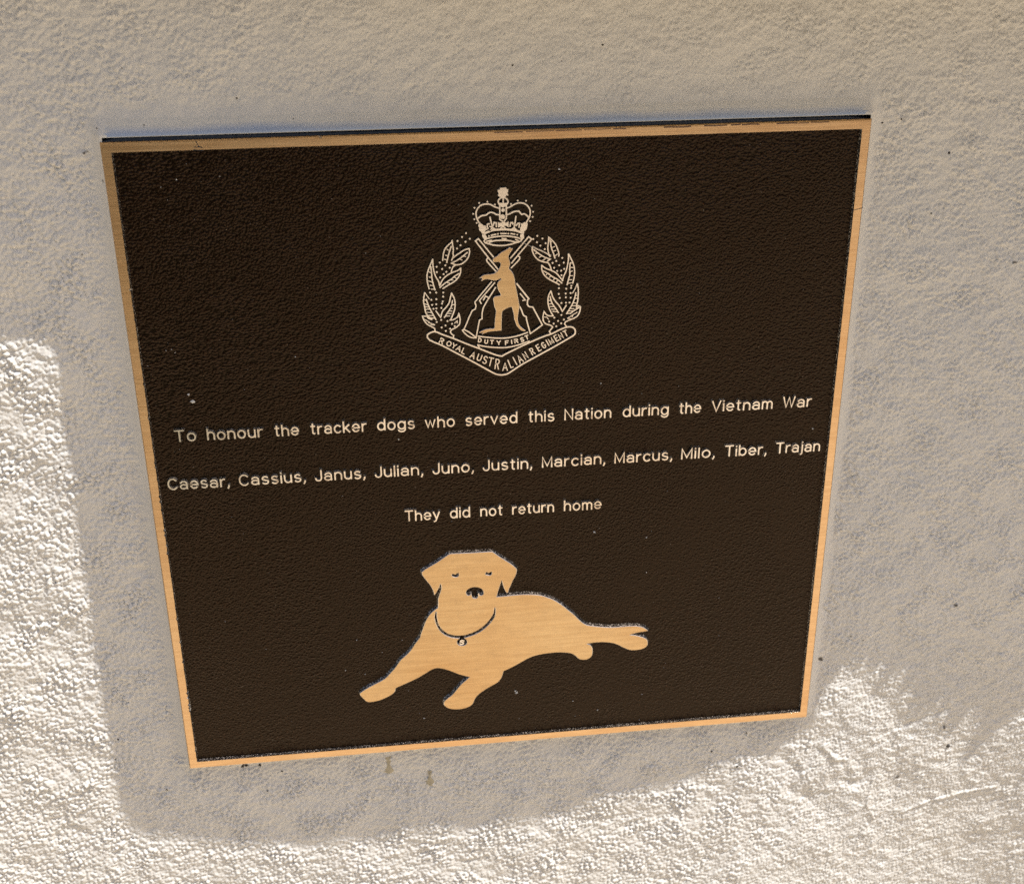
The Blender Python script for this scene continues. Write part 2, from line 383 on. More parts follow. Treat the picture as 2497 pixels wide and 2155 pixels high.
STROKES = {"crown":[[0.6,[[-0.28,138.34],[-1.62,138.71],[-2.86,139.28],[-4.1,140.05],[-5.13,140.41],[-6.79,140.47],[-8.04,140.31],[-9.29,139.73],[-10.35,138.72],[-10.99,137.7],[-11.33,136.25],[-11.26,134.78],[-10.87,133.5],[-10.27,132.21],[-9.46,131.13],[-8.64,130.46]]],[0.6,[[-10.55,133.7],[-9.6,134.5],[-8.34,135.09],[-6.67,135.23],[-5.83,135.83],[-4.78,136.42],[-3.53,136.37],[-2.5,135.91],[-1.67,135.35],[-0.32,135.09]]],[0.6,[[3.47,138.3],[4.62,138.58],[5.88,139.26],[7.14,139.95],[8.6,140.41],[10.27,140.46],[11.73,140.09],[12.98,139.31],[14.02,138.01],[14.54,136.73],[14.65,135.25],[14.22,133.58],[13.59,132.34],[12.95,131.3],[12.32,130.48]]],[0.6,[[3.55,135.05],[4.59,135.32],[5.85,136.01],[7.32,136.48],[9.2,136.51],[9.83,135.65],[10.45,134.89],[11.71,135.16],[12.55,134.7],[13.38,133.83],[13.9,133.17]]],[0.6,[[0.06,140.0],[-0.03,132.87],[1.21,131.98]]],[0.6,[[3.18,139.89],[3.11,133.17],[2.05,131.94]]],[0.6,[[1.66,143.28],[0.51,143.11],[-0.43,142.31],[-0.65,141.28],[-0.35,140.33]]],[0.6,[[1.66,143.28],[2.8,143.03],[3.72,142.16],[4.02,141.11],[3.6,140.18]]],[0.6,[[1.72,143.27],[1.69,140.78]]],[0.6,[[-4.71,134.1],[-4.03,130.91],[-3.64,129.2]]],[0.6,[[-5.74,128.65],[-6.14,129.73],[-5.92,130.78],[-5.08,130.95]]],[0.6,[[-3.21,130.04],[-2.77,131.5],[-1.73,131.25],[-1.75,129.34]]],[0.6,[[-4.89,129.68],[-3.44,128.98],[-4.92,127.56]]],[0.6,[[-3.44,128.98],[-2.19,128.09]]],[0.6,[[1.39,129.43],[0.33,128.41]]],[0.6,[[1.6,129.42],[2.64,128.32]]],[0.6,[[7.72,134.04],[7.28,130.89],[6.84,128.79]]],[0.6,[[4.85,129.29],[5.18,130.97],[6.02,131.15],[6.33,130.29]]],[0.6,[[7.69,129.6],[8.75,130.62],[9.48,130.59],[9.15,128.7]]],[0.6,[[5.57,127.78],[6.84,128.58],[8.09,127.25]]],[0.6,[[-6.24,123.78],[-3.93,124.33],[-1.19,124.64],[1.55,124.74],[4.28,124.53],[6.8,124.1],[9.12,123.37],[10.6,122.66]]],[0.6,[[-4.23,125.3],[-2.01,125.74]]],[0.6,[[0.3,126.03],[2.93,125.92]]],[0.6,[[5.24,125.77],[7.13,125.41]]],[0.6,[[-6.24,123.78],[-7.09,123.39],[-7.73,122.77],[-7.33,121.9],[-5.45,121.18],[-2.93,120.43],[0.01,120.1],[2.97,120.19],[5.51,120.62],[7.84,121.28],[9.75,121.84],[10.6,122.66]]],[0.6,[[-5.23,121.81],[-2.9,122.57],[-0.16,122.68],[3.0,122.55],[5.31,122.13],[7.63,121.5],[8.68,121.35]]],[0.6,[[-6.48,122.4],[-4.16,122.84]]],[0.6,[[1.01,123.53],[2.9,123.24]]],[0.6,[[7.53,122.79],[9.32,121.75]]],[0.9,[[-7.46,126.28],[-5.98,126.96],[-3.66,127.72],[-1.15,127.94],[1.58,127.94],[4.52,127.71],[7.46,127.17],[9.77,126.33],[11.24,125.63]]]],"rifle_a":[[0.56,[[-1.32,108.54],[-5.89,114.49],[-11.94,122.91],[-10.46,123.91],[-3.35,114.6]]],[0.56,[[-5.89,114.49],[-6.76,113.44],[-6.35,112.34],[-2.19,107.37]]],[0.68,[[7.96,100.69],[13.84,92.76]]],[0.52,[[9.54,95.63],[12.11,92.17],[10.81,92.01]]],[0.56,[[13.84,92.76],[13.19,92.12],[13.07,89.88],[14.04,88.72],[15.78,88.41],[20.56,78.9],[14.55,74.63],[12.72,81.79],[12.51,83.61],[11.21,84.35],[10.35,86.65],[9.5,88.71]]]],"rifle_b":[[0.56,[[5.48,111.18],[8.59,114.95],[15.3,122.65],[13.83,123.89],[4.97,113.7]]],[0.56,[[8.59,114.63],[9.44,114.05],[9.32,112.97],[5.25,108.79]]],[0.52,[[-4.39,102.24],[-12.69,92.45],[-12.7,91.78],[-12.3,90.43],[-12.77,88.66],[-14.29,87.84],[-18.37,78.8],[-19.25,78.17],[-18.42,76.76],[-15.66,74.35],[-12.65,73.74],[-10.73,82.94],[-9.43,83.56],[-9.38,86.25],[-8.45,89.79],[-2.51,99.29]]],[0.52,[[-2.91,101.74],[-10.53,93.02],[-9.71,91.42]]],[0.52,[[-8.6,93.15],[-7.5,95.1],[-6.23,94.37]]],[0.56,[[-18.38,78.35],[-16.25,77.11],[-12.85,74.2]]]],"scroll":[[0.64,[[-35.25,77.58],[-32.89,78.07],[-29.43,76.46],[-24.01,74.11],[-17.8,71.09],[-11.54,68.26],[-6.04,65.67],[-2.08,63.98],[0.3,63.44],[1.5,64.22],[5.91,66.3],[13.9,69.87],[21.88,73.01],[25.07,73.89],[29.05,75.77],[32.64,77.05],[35.03,77.14],[36.64,76.22],[37.27,74.52],[36.69,72.88],[33.9,71.14],[25.91,66.72],[17.89,62.5],[9.85,58.27],[5.01,55.12],[2.59,53.76],[-0.22,53.41],[-3.02,54.07],[-6.19,55.95],[-14.07,61.04],[-21.87,65.88],[-29.61,70.67],[-35.39,73.66],[-36.7,75.18],[-36.65,76.62],[-35.25,77.58]]],[0.56,[[-11.61,74.6],[-7.88,73.91],[-2.75,73.15],[2.39,72.96],[7.95,73.72],[13.12,75.33]]],[0.56,[[-11.9,70.04],[-7.57,68.89],[-2.03,68.1],[2.74,67.93],[8.32,68.9],[13.91,70.7],[13.1,69.49]]],[0.52,[[-11.9,70.04],[-10.95,68.31]]]]}
FILLS = [[[0.16,147.99],[3.26,147.99],[3.46,147.15],[4.09,147.34],[4.07,145.89],[3.55,145.49],[4.06,144.85],[4.16,144.12],[3.33,144.36],[2.8,143.65],[2.18,143.36],[1.24,143.4],[0.1,143.75],[-0.72,144.09],[-0.81,144.93],[-0.29,145.22],[-0.7,145.85],[-0.89,147.0],[-0.16,147.18],[0.36,147.37]],[[-0.66,140.86],[3.81,140.7],[3.49,139.46],[2.54,139.07],[1.6,138.48],[0.46,139.15],[-0.36,139.81]],[[0.65,137.36],[0.97,137.98],[1.56,138.23],[2.22,137.93],[2.48,137.29],[2.2,136.68],[1.53,136.39],[0.95,136.72]],[[0.41,134.96],[1.25,135.35],[2.29,134.89],[2.49,133.83],[2.06,133.0],[0.8,133.05],[0.29,133.91]],[[-10.3,130.95],[-9.46,131.34],[-8.42,130.88],[-8.01,130.23],[-6.97,130.18],[-6.57,129.11],[-5.96,128.24],[-7.01,127.86],[-7.24,127.01],[-7.88,126.19],[-8.71,126.44],[-9.11,127.3],[-10.14,128.19],[-9.91,129.24],[-10.42,130.11]],[[11.9,131.13],[13.16,130.87],[13.37,130.02],[13.05,128.54],[12.73,127.49],[11.67,126.68],[11.24,125.84],[10.19,126.53],[9.57,127.4],[9.78,128.46],[10.21,129.29],[10.11,130.57],[10.85,130.54]],[[-0.99,131.64],[0.57,131.16],[1.21,131.76],[2.25,131.72],[2.88,131.17],[4.14,131.86],[4.22,128.89],[2.86,129.79],[1.81,129.62],[0.55,129.46],[-0.92,128.99]],[[-8.51,126.0],[-7.05,125.73],[-6.23,124.42],[-6.25,123.57],[-7.3,123.18],[-8.23,124.29],[-8.73,125.37]],[[9.77,125.26],[11.45,125.41],[11.65,123.26],[10.81,122.87],[9.55,123.99]]]
LEAVES = [[[[-23.12,123.58],[-23.35,122.74],[-25.28,121.11],[-26.8,119.25],[-27.5,116.92],[-27.91,113.92]],[[-23.03,122.94],[-22.88,121.01],[-22.61,119.29],[-22.88,117.15],[-22.7,116.07],[-23.61,113.74]],[[-23.62,120.61],[-24.53,118.08],[-25.22,115.96],[-25.95,112.76]],[[-25.75,119.42],[-24.52,118.51]],[[-26.47,116.45],[-25.22,115.96]],[[-27.15,114.54],[-25.7,114.04]]],[[[-15.07,119.29],[-17.39,118.64],[-19.73,117.23],[-21.66,116.03],[-23.16,114.8]],[[-14.96,119.18],[-14.9,117.25],[-15.59,114.9],[-17.11,113.03],[-19.03,111.81],[-21.57,111.49],[-23.86,112.45]],[[-15.95,117.4],[-17.88,115.86],[-19.81,114.44],[-21.94,113.23],[-23.65,112.44]],[[-18.09,115.66],[-16.63,115.38]],[[-19.81,114.44],[-18.56,113.74]],[[-21.57,111.49],[-23.07,110.47],[-23.75,108.76],[-24.0,107.47]]],[[[-32.7,114.78],[-33.72,112.45],[-35.1,109.26],[-35.72,106.68],[-35.63,103.41],[-34.9,100.09]],[[-32.71,114.35],[-32.69,111.97],[-32.37,109.14],[-31.63,106.28],[-30.24,103.6],[-29.79,101.39]],[[-33.77,111.15],[-33.47,107.67],[-33.35,105.05],[-32.82,102.19],[-32.08,99.3]],[[-35.31,109.06],[-33.67,107.9]],[[-34.79,105.99],[-33.44,105.71]],[[-35.08,104.04],[-33.21,103.3]],[[-34.52,101.83],[-32.84,101.53]],[[-33.96,99.83],[-32.27,99.75]]],[[[-19.3,109.76],[-20.8,108.63],[-23.57,107.67],[-25.93,106.46],[-27.66,105.02],[-28.99,103.11],[-29.45,101.81]],[[-19.3,109.44],[-19.58,107.05],[-20.91,104.71],[-23.08,102.84],[-25.44,101.63],[-28.25,99.89]],[[-20.21,107.08],[-22.36,105.87],[-24.09,104.42],[-26.89,102.79],[-29.71,100.51]],[[-22.58,105.44],[-21.54,104.74]],[[-24.52,104.22],[-23.26,103.94]],[[-26.25,102.98],[-24.99,102.49]]],[[[-37.19,98.25],[-37.57,96.5],[-37.88,93.87],[-37.46,91.18],[-37.13,88.5],[-35.94,86.21],[-34.08,84.55]],[[-36.98,98.13],[-35.08,95.06]],[[-36.57,94.91],[-35.53,91.54],[-34.35,88.81],[-33.16,86.29],[-32.16,84.23]],[[-37.53,94.74],[-36.29,94.01]],[[-37.71,92.75],[-35.52,91.76]],[[-37.24,91.17],[-35.14,90.63]],[[-36.87,89.71],[-34.53,89.82]],[[-36.29,88.23],[-33.96,87.9]],[[-35.71,86.64],[-33.59,86.31]],[[-34.69,85.25],[-32.78,84.93]]],[[[-24.08,97.42],[-24.79,95.02],[-25.5,92.39],[-27.06,90.24],[-28.83,88.32],[-29.78,85.23],[-32.01,88.7]],[[-23.98,97.08],[-22.88,94.71],[-22.53,91.81],[-22.82,89.14],[-23.75,86.51],[-24.9,83.87]],[[-23.76,93.64],[-24.26,91.0],[-25.17,89.26],[-26.51,87.31],[-27.96,85.14]],[[-24.04,91.43],[-22.97,91.6]],[[-24.94,89.69],[-23.88,89.64]],[[-25.62,88.39],[-24.13,88.31]],[[-26.51,87.2],[-24.59,86.99]],[[-27.19,85.89],[-25.27,85.8]]],[[[-34.29,84.44],[-35.77,85.08],[-36.58,86.24],[-38.7,86.34],[-37.94,84.06],[-36.31,81.96],[-34.42,80.74],[-32.96,79.76],[-32.79,78.4]],[[-37.7,84.72],[-35.41,83.04]],[[-35.85,82.84],[-32.89,81.79]],[[-34.82,81.77],[-32.9,81.45]]],[[[-25.33,83.66],[-23.61,83.8],[-21.43,85.05],[-20.84,87.04],[-20.28,83.87],[-20.68,81.18],[-22.44,79.69],[-24.62,78.66],[-25.3,77.57],[-24.68,76.4],[-23.63,75.66],[-24.1,74.1]],[[-23.02,81.97],[-21.7,83.26],[-21.73,81.91]]],[[[15.62,118.98],[17.74,117.81],[20.72,116.39],[23.07,114.99],[24.35,113.63]],[[15.61,118.65],[15.61,116.82],[16.67,114.39],[18.38,112.36],[20.94,111.16],[23.3,110.63],[24.16,109.28],[24.92,107.05]],[[16.25,117.44],[18.16,115.85],[20.3,114.24],[22.43,113.06],[24.57,112.31],[23.08,111.51]],[[17.1,115.46],[18.16,115.63]],[[19.02,113.42],[20.08,114.03]],[[20.73,111.83],[22.01,112.64]]],[[[23.57,123.38],[23.47,120.81],[23.16,118.23],[23.49,115.62],[24.35,113.85]],[[23.68,123.16],[25.38,121.59],[27.1,119.36],[27.97,117.17],[28.62,114.97],[28.52,113.67]],[[24.32,121.63],[24.98,117.72],[25.84,115.52],[26.71,112.66]],[[25.4,118.14],[26.46,118.53]],[[26.05,116.38],[27.12,116.55]],[[26.49,113.76],[27.98,114.78]],[[23.79,122.08],[24.96,120.75]]],[[[20.2,109.45],[22.23,107.83],[25.03,106.61],[27.4,105.19],[29.14,103.12],[30.66,101.29]],[[20.2,109.12],[20.31,107.04],[21.17,105.02],[22.68,103.19],[25.05,101.54],[27.22,100.34],[28.95,99.26]],[[20.95,106.57],[23.1,105.38],[25.47,103.51],[27.85,102.08],[30.24,99.98]],[[22.46,104.52],[23.1,105.38]],[[23.97,103.14],[24.83,103.98]],[[25.91,101.72],[26.77,102.57]],[[27.43,100.55],[28.29,101.62]]],[[[33.33,114.55],[33.36,111.72],[32.76,108.03],[32.13,105.64],[31.08,103.48],[30.45,101.08]],[[33.55,114.33],[34.87,111.65],[35.97,108.98],[36.44,106.33],[36.37,103.24],[35.65,99.73]],[[34.24,109.93],[34.06,106.87],[34.09,104.01],[33.47,101.6],[32.85,98.97]],[[34.24,110.15],[35.53,109.88]],[[34.27,107.74],[35.78,107.67]],[[34.29,105.54],[35.36,105.93]],[[34.1,103.56],[35.61,103.5]],[[33.69,101.59],[35.2,101.53]],[[33.06,99.63],[35.0,99.98]]],[[[24.75,96.26],[23.57,93.64],[23.37,90.29],[24.03,87.34],[24.91,85.26],[26.01,83.4]],[[24.97,95.81],[25.74,93.09],[27.27,90.56],[29.03,88.45],[30.58,85.44],[32.51,88.51]],[[24.44,93.38],[25.1,90.66],[26.2,88.58],[27.52,86.72],[28.62,84.86]],[[23.8,91.39],[25.1,91.56]],[[24.02,89.59],[25.54,89.74]],[[24.46,88.22],[26.2,88.13]],[[25.12,86.83],[27.08,86.74]],[[25.78,85.67],[27.96,85.34]]],[[[26.01,83.29],[23.61,83.52],[22.52,84.25],[21.42,85.88],[20.88,82.97],[21.22,80.69],[22.53,79.25],[24.72,78.46],[25.82,77.49],[24.95,76.39],[24.08,75.29],[24.96,73.87]],[[21.65,82.93],[22.74,82.88],[23.61,81.7]]],[[[37.82,99.44],[36.99,97.03],[35.61,94.64]],[[38.0,99.21],[38.41,96.3],[38.35,92.95],[38.16,90.26],[37.54,88.04]],[[37.23,94.79],[36.62,91.91],[35.35,88.6],[34.06,86.4],[32.67,84.21]],[[36.82,93.47],[37.69,93.43]],[[36.62,91.91],[37.93,91.85]],[[35.99,89.69],[37.52,89.39]],[[34.92,88.17],[37.1,88.06]],[[34.28,86.84],[36.47,86.51]],[[33.42,85.53],[35.82,85.41]],[[32.67,84.21],[34.96,84.32]]],[[[37.55,87.14],[38.41,88.0],[39.51,87.5],[37.56,86.23],[35.61,84.97],[34.53,84.12]],[[39.63,87.26],[39.33,85.02],[38.27,82.8],[36.31,81.53],[34.12,80.73],[32.16,79.92],[31.73,78.8],[32.62,77.61]],[[38.02,84.63],[35.85,83.37],[33.24,81.68]],[[35.42,82.26],[35.85,83.15]],[[33.24,81.68],[34.99,81.37]]]]
PEARLS = [[-9.78,141.2],[-5.84,141.58],[-2.33,140.13],[-12.01,138.89],[-12.69,136.09],[-12.22,133.49],[-11.12,131.61],[5.43,140.11],[8.67,141.6],[12.63,141.41],[15.32,138.91],[16.05,136.0],[15.8,133.48],[14.59,131.45],[-5.38,125.02],[-1.0,125.87],[3.98,125.82],[8.29,125.07]]
DOTS = [[-16.35,126.88],[-18.28,125.04],[-14.58,124.08],[-20.52,123.2],[-16.66,122.68],[-19.15,121.07],[-20.83,119.53],[-29.3,112.95],[-26.72,111.5],[-30.94,110.92],[-28.31,109.72],[-24.6,110.17],[-30.93,108.28],[-26.3,108.22],[-27.7,107.13],[-29.4,105.53],[-34.55,98.16],[-31.59,98.02],[-28.14,97.91],[-34.05,94.46],[-31.64,94.68],[-28.27,95.85],[-28.56,93.42],[-28.91,92.33],[-33.75,91.9],[-31.75,92.13],[-33.21,89.87],[-31.76,90.02],[-29.34,90.13],[-29.61,83.94],[-26.52,83.27],[-31.82,83.04],[-24.32,81.7],[-27.56,81.03],[-23.06,80.44],[-29.52,80.09],[-25.35,79.27],[-27.51,78.18],[16.09,122.66],[18.06,124.14],[20.56,122.71],[17.85,121.0],[22.09,120.33],[19.54,119.29],[21.68,117.43],[25.55,110.42],[27.36,111.32],[30.31,112.72],[28.84,109.07],[31.06,110.33],[26.31,107.91],[31.3,107.17],[27.82,106.27],[29.82,106.35],[29.99,103.97],[28.75,97.49],[32.43,97.06],[34.91,98.43],[34.81,97.32],[28.7,94.52],[32.13,94.58],[34.63,94.69],[29.22,92.48],[32.26,92.67],[34.65,92.34],[30.04,89.82],[32.35,89.87],[34.14,89.85],[30.09,83.65],[26.56,82.4],[31.38,81.16],[28.47,80.62],[23.95,80.48],[26.25,79.3],[30.04,79.27],[27.57,77.86]]
BADGE_LETTERS = [["D",[-10.75,72.52,0.71,-0.12,0.13,1.02]],["U",[-7.6,71.6,0.74,-0.12,0.12,1.03]],["T",[-4.76,71.12,0.83,-0.08,0.07,1.04]],["Y",[-1.32,70.65,0.95,-0.01,-0.02,1.09]],["F",[2.76,70.36,0.8,-0.01,-0.02,1.13]],["I",[5.15,70.74,0.08,0.0,-0.13,1.08]],["R",[7.46,71.12,0.82,0.11,-0.17,1.08]],["S",[10.41,71.72,0.73,0.15,-0.25,1.06]],["T",[12.8,72.76,0.83,0.25,-0.31,1.01]],["R",[-29.69,73.04,0.84,-0.45,0.58,1.25]],["O",[-26.13,71.44,1.02,-0.54,0.53,1.15]],["Y",[-23.65,70.15,0.87,-0.51,0.6,1.2]],["A",[-21.33,68.69,1.02,-0.58,0.6,1.21]],["L",[-18.84,67.18,0.71,-0.38,0.61,1.34]],["A",[-14.39,64.72,1.06,-0.51,0.68,1.64]],["U",[-11.16,63.29,0.92,-0.41,0.6,1.63]],["S",[-8.29,61.87,0.91,-0.36,0.64,1.93]],["T",[-5.56,60.67,1.2,-0.36,0.54,2.27]],["R",[-2.23,59.34,0.95,-0.17,0.36,2.76]],["A",[1.67,57.78,1.28,-0.05,-0.01,2.2]],["L",[4.49,59.32,0.63,0.24,-0.82,2.24]],["I",[6.7,60.56,0.07,0.03,-1.05,2.18]],["A",[9.23,61.44,0.94,0.52,-1.05,1.99]],["N",[11.96,63.07,0.76,0.44,-1.0,1.82]],["R",[15.49,65.16,0.69,0.39,-0.92,1.73]],["E",[18.69,66.93,0.66,0.36,-0.86,1.61]],["G",[21.25,68.14,0.76,0.42,-0.78,1.46]],["I",[23.21,69.3,0.07,0.04,-0.84,1.57]],["M",[25.01,70.21,0.83,0.46,-0.81,1.5]],["E",[27.68,71.58,0.66,0.37,-0.81,1.49]],["N",[29.88,72.6,0.77,0.39,-0.75,1.48]],["T",[32.35,73.85,0.82,0.38,-0.7,1.5]]]
LINES = [[26.5,[["To",-164.6,-153.55],["honour",-148.67,-120.62],["the",-115.37,-102.79],["tracker",-97.51,-68.88],["dogs",-64.1,-44.55],["who",-39.89,-24.15],["served",-19.29,7.96],["this",13.12,27.18],["Nation",31.85,56.9],["during",62.4,87.17],["the",92.21,104.42],["Vietnam",109.57,142.81],["War",147.76,164.0]]],[0.24,[["Caesar,",-171.02,-140.15],["Cassius,",-135.55,-101.82],["Janus,",-97.24,-71.42],["Julian,",-66.72,-41.7],["Juno,",-36.95,-15.39],["Justin,",-10.85,15.22],["Marcian,",20.22,54.0],["Marcus,",58.71,89.96],["Milo,",94.63,112.93],["Tiber,",118.26,141.27],["Trajan",146.11,171.06]]],[-26.19,[["They",-52.44,-33.42],["did",-28.72,-17.52],["not",-12.63,-0.26],["return",4.33,27.28],["home",32.07,52.92]]]]

# ================================================================ the setting
link('ground', [(-60, -90, 0), (60, -90, 0), (60, 40, 0), (-60, 40, 0)], [(0, 1, 2, 3)], LAWN)['kind'] = 'structure'
link('bounce_path', [(-12, -1.7, 0.004), (-0.55, -2.2, 0.004), (0.15, -8.5, 0.004), (12, -8.8, 0.004), (12, 0.0, 0.004), (-12, 0.0, 0.004)], [(0, 1, 2, 3, 4, 5)], BOUNCE_PAVE)['kind'] = 'structure'  # unseen paving, outline shaped for its warm reflection in the plaque

r1 = random.Random(9); vs = []; fs = []
for i in range(61):
    for j in range(13):
        x = -15 + i * 0.5; z = j * 0.28
        vs.append((x + r1.uniform(-.1, .1), -9.5 + 0.02 * (i - 30) + r1.uniform(-.25, .25) + 0.5 * (j / 12) ** 3, z))
for i in range(60):
    for j in range(12): p = i * 13 + j; fs.append((p, p + 13, p + 14, p + 1))
hd = link('sky_block_hedge', vs, fs, SKY_BLOCK); hd['kind'] = 'structure'  # added out of view to block pale horizon sky and darken reflections
# ---------------------------------------------------------------- wall
wall = bpy.data.objects.new('rendered_wall', None); sc.collection.objects.link(wall)
wall['label'] = 'off-white painted wall of rough nodular render behind the bronze plaque'
wall['category'] = 'wall'
WZ = -7.0                                   # wall surface behind the plaque's face, mm
YC = 270.0                                  # underside of the added shade ledge above the plaque's centre
R_ = np.random.default_rng(11)
STEP = 0.52
xd = np.arange(-312, 366, STEP); yd = np.arange(-372, 252, STEP)
def blend(a0, a1, n, p=2.2): t = (np.arange(1, n + 1) / n) ** p; return a0 + (a1 - a0) * t
xs = np.concatenate([blend(xd[0], -4000, 36)[::-1], xd, blend(xd[-1], 4000, 36)])
ys = np.concatenate([blend(yd[0], -1250, 30)[::-1], yd, blend(yd[-1], YC + 5, 8, 1.0)])
X, Y = np.meshgrid(xd, yd)
def band(lam, bw, ax=1.0, ay=1.0, rot=0.0):
    w = R_.standard_normal(X.shape)
    fx = np.fft.fftfreq(len(xd), STEP)[None, :]; fy = np.fft.fftfreq(len(yd), STEP)[:, None]
    c, s = math.cos(rot), math.sin(rot)
    u = (fx * c + fy * s) * ax; v = (-fx * s + fy * c) * ay
    r = np.sqrt(u * u + v * v) + 1e-9
    g = np.exp(-0.5 * (np.log(r * lam) / bw) ** 2)
    o = np.fft.ifft2(np.fft.fft2(w) * g).real
    return o / o.std()
def sst(x, a, b): t = np.clip((x - a) / (b - a), 0, 1); return t * t * (3 - 2 * t)
def pebbles(cell, r0, r1):
    gx_ = int((X.max() - X.min()) / cell) + 5; gy_ = int((Y.max() - Y.min()) / cell) + 5
    px = R_.random((gy_, gx_)); py = R_.random((gy_, gx_)); pr = r0 + (r1 - r0) * R_.random((gy_, gx_)); ph = 0.55 + 0.45 * R_.random((gy_, gx_))
    el = R_.uniform(-0.2, 0.2, (gy_, gx_))
    cx = ((X - X.min()) / cell + 2); cy = ((Y - Y.min()) / cell + 2)
    ix_ = cx.astype(int); iy_ = cy.astype(int); out = np.zeros(X.shape)
    for a in (-1, 0, 1):
        for c in (-1, 0, 1):
            jj, ii = iy_ + a, ix_ + c
            u = (cx - ii - px[jj, ii]) * cell; v = (cy - jj - py[jj, ii]) * cell
            e = el[jj, ii]; q = 1 - (u * u * (1 + e) + v * v * (1 - e) + u * v * e) / pr[jj, ii] ** 2
            out = np.maximum(out, np.sqrt(np.clip(q, 0, 1)) * pr[jj, ii] * ph[jj, ii])
    return out
peb = np.maximum(pebbles(2.5, 0.85, 1.45), 0.75 * pebbles(1.7, 0.5, 0.95))
nod = band(3.3, 0.30)
fine = band(1.9, 0.28)
mid = band(11, 0.4, 1.25, 0.9, 0.2)
strk = band(2.6, 0.35, 0.45, 1.3, -0.5)      # trowel-dragged grain
brush = band(3.0, 0.4, 0.16, 1.2, 0.02)
slow = band(60, 0.5)
var = band(34, 0.5)
knob = np.tanh(0.9 * nod + 0.25) * 0.13 + 0.03 * fine + peb * (0.98 + 0.15 * var) - 0.4
lowr = sst(X + 0.35 * (-Y), 205, 300) * sst(-Y, 95, 175)            # scraped lower right
flat = (0.08 + 0.12 * lowr) * strk + (0.05 + 0.05 * lowr) * fine + 0.07 * np.maximum(nod, 0)
topc = np.exp(-((X - 10) / 130.0) ** 2) * sst(Y, 176, 196)           # brushed smoother above
k_knob = np.clip((1 - 0.50 * lowr) * (1 - 0.80 * topc) * (0.84 + 0.16 * var) * (1 - 0.18 * sst(X, 185, 200)), 0.05, 1.3)
dx = np.maximum(np.abs(X) - PW, 0); dy = np.where(Y > 0, Y - PH - 3.0, -Y - PH); dyp = np.maximum(dy, 0)
d = np.hypot(dx, dyp)
side = (np.abs(X) > PW) & (np.abs(Y) < PH + 2)
top = (Y > PH) & (np.abs(X) < PW + 6)
bot = Y < -PH + 4
lim = np.where(bot, 1.5, np.where(top, 12.0 + 3 * slow, 6.0))
calm = np.where(bot, 0.35 + 0.65 * sst(d, 0.5, 5), sst(d, lim * 0.35, lim * 1.5))
hush = np.clip(0.15 + 0.85 * sst(d, 0.5, 10), 0, 1)
Z = WZ + hush * (slow * 0.35 + mid * 0.16) + calm * (knob * k_knob + flat * (1 - k_knob * 0.6)) + topc * 0.08 * brush
def sweep(x, y):     # the wall falls away towards the lower right, so the low sun only skims it there
    x = np.minimum(x, 366); y = np.maximum(y, -372)
    return 0.0002 * np.clip(x - 195, 0, None) ** 2 - 0.112 * np.clip(-y - 105, 0, None) * sst(x, 130, 370)
Z = Z + sweep(X, Y)
rise = np.zeros_like(Z)
rt = 6.0 * np.clip(1 - dyp / 19.0, 0, 1) ** 3.0 * np.clip(1 - dx / 5.0, 0, 1)
rs = 4.6 * np.clip(1 - dx / 9.0, 0, 1) ** 2.0 * np.clip(1 - dyp / 5.0, 0, 1)
rb = 1.0 * np.clip(1 - dyp / 8.0, 0, 1) ** 2 * np.clip(1 - dx / 5.0, 0, 1)
rise = np.where(Y > 0, np.maximum(rt, rs), np.maximum(rs, rb))
Z = np.where(rise > 0, Z * 1 + rise, Z)
def ridge(pts, wid, hgt):
    global Z
    for (x0, y0), (x1, y1) in zip(pts[:-1], pts[1:]):
        vx, vy = x1 - x0, y1 - y0; L2 = vx * vx + vy * vy
        t = np.clip(((X - x0) * vx + (Y - y0) * vy) / L2, 0, 1)
        dd = np.hypot(X - x0 - t * vx, Y - y0 - t * vy)
        Z = Z + hgt * np.exp(-(dd / wid) ** 2)
ridge([(258, -268), (275, -262), (300, -258), (322, -257)], 0.9, 0.9)
ridge([(233, -236), (231, -256), (238, -270), (228, -290)], 0.8, 0.5)
ridge([(250, -196), (275, -186), (300, -168)], 2.0, -0.7)
ridge([(-165, -178), (-158, -190), (-152, -197)], 0.7, -0.5)
ridge([(196, -205), (204, -214), (214, -218)], 1.6, 0.8)
ridge([(205, -232), (222, -238), (230, -232)], 4.0, -0.9)
ridge([(168, -208), (180, -220), (178, -236), (192, -246)], 3.5, -0.8)
ridge([(-20, 208), (-14, 211), (-11, 207)], 0.6, -0.35)
n0, m0 = len(yd), len(xd)
XX, YY = np.meshgrid(xs, ys)
Zf = WZ + 0.2 + sweep(XX, YY)
iy, ix = 30, 36
Zf[iy:iy + n0, ix:ix + m0] = Z
XX, YY = np.meshgrid(xs, ys)
hole = (np.abs(XX) < PW - 0.6) & (YY < PH + 2.0) & (YY > -PH + 1.5)
V = np.stack([XX / 1000, -Zf / 1000, YY / 1000 + H0], -1).reshape(-1, 3)
nx, ny = len(xs), len(ys)
idx = np.arange(nx * ny).reshape(ny, nx)
Q = np.stack([idx[:-1, :-1], idx[:-1, 1:], idx[1:, 1:], idx[1:, :-1]], -1)
keep = ~(hole[:-1, :-1] & hole[:-1, 1:] & hole[1:, 1:] & hole[1:, :-1])
Q = Q[keep]
me = bpy.data.meshes.new('wall_face')
me.vertices.add(len(V)); me.vertices.foreach_set('co', V.astype(np.float32).ravel())
me.loops.add(Q.size); me.loops.foreach_set('vertex_index', Q.astype(np.int32).ravel())
me.polygons.add(len(Q)); me.polygons.foreach_set('loop_start', np.arange(0, Q.size, 4, dtype=np.int32))
me.polygons.foreach_set('use_smooth', np.ones(len(Q), bool))
me.update(calc_edges=True)
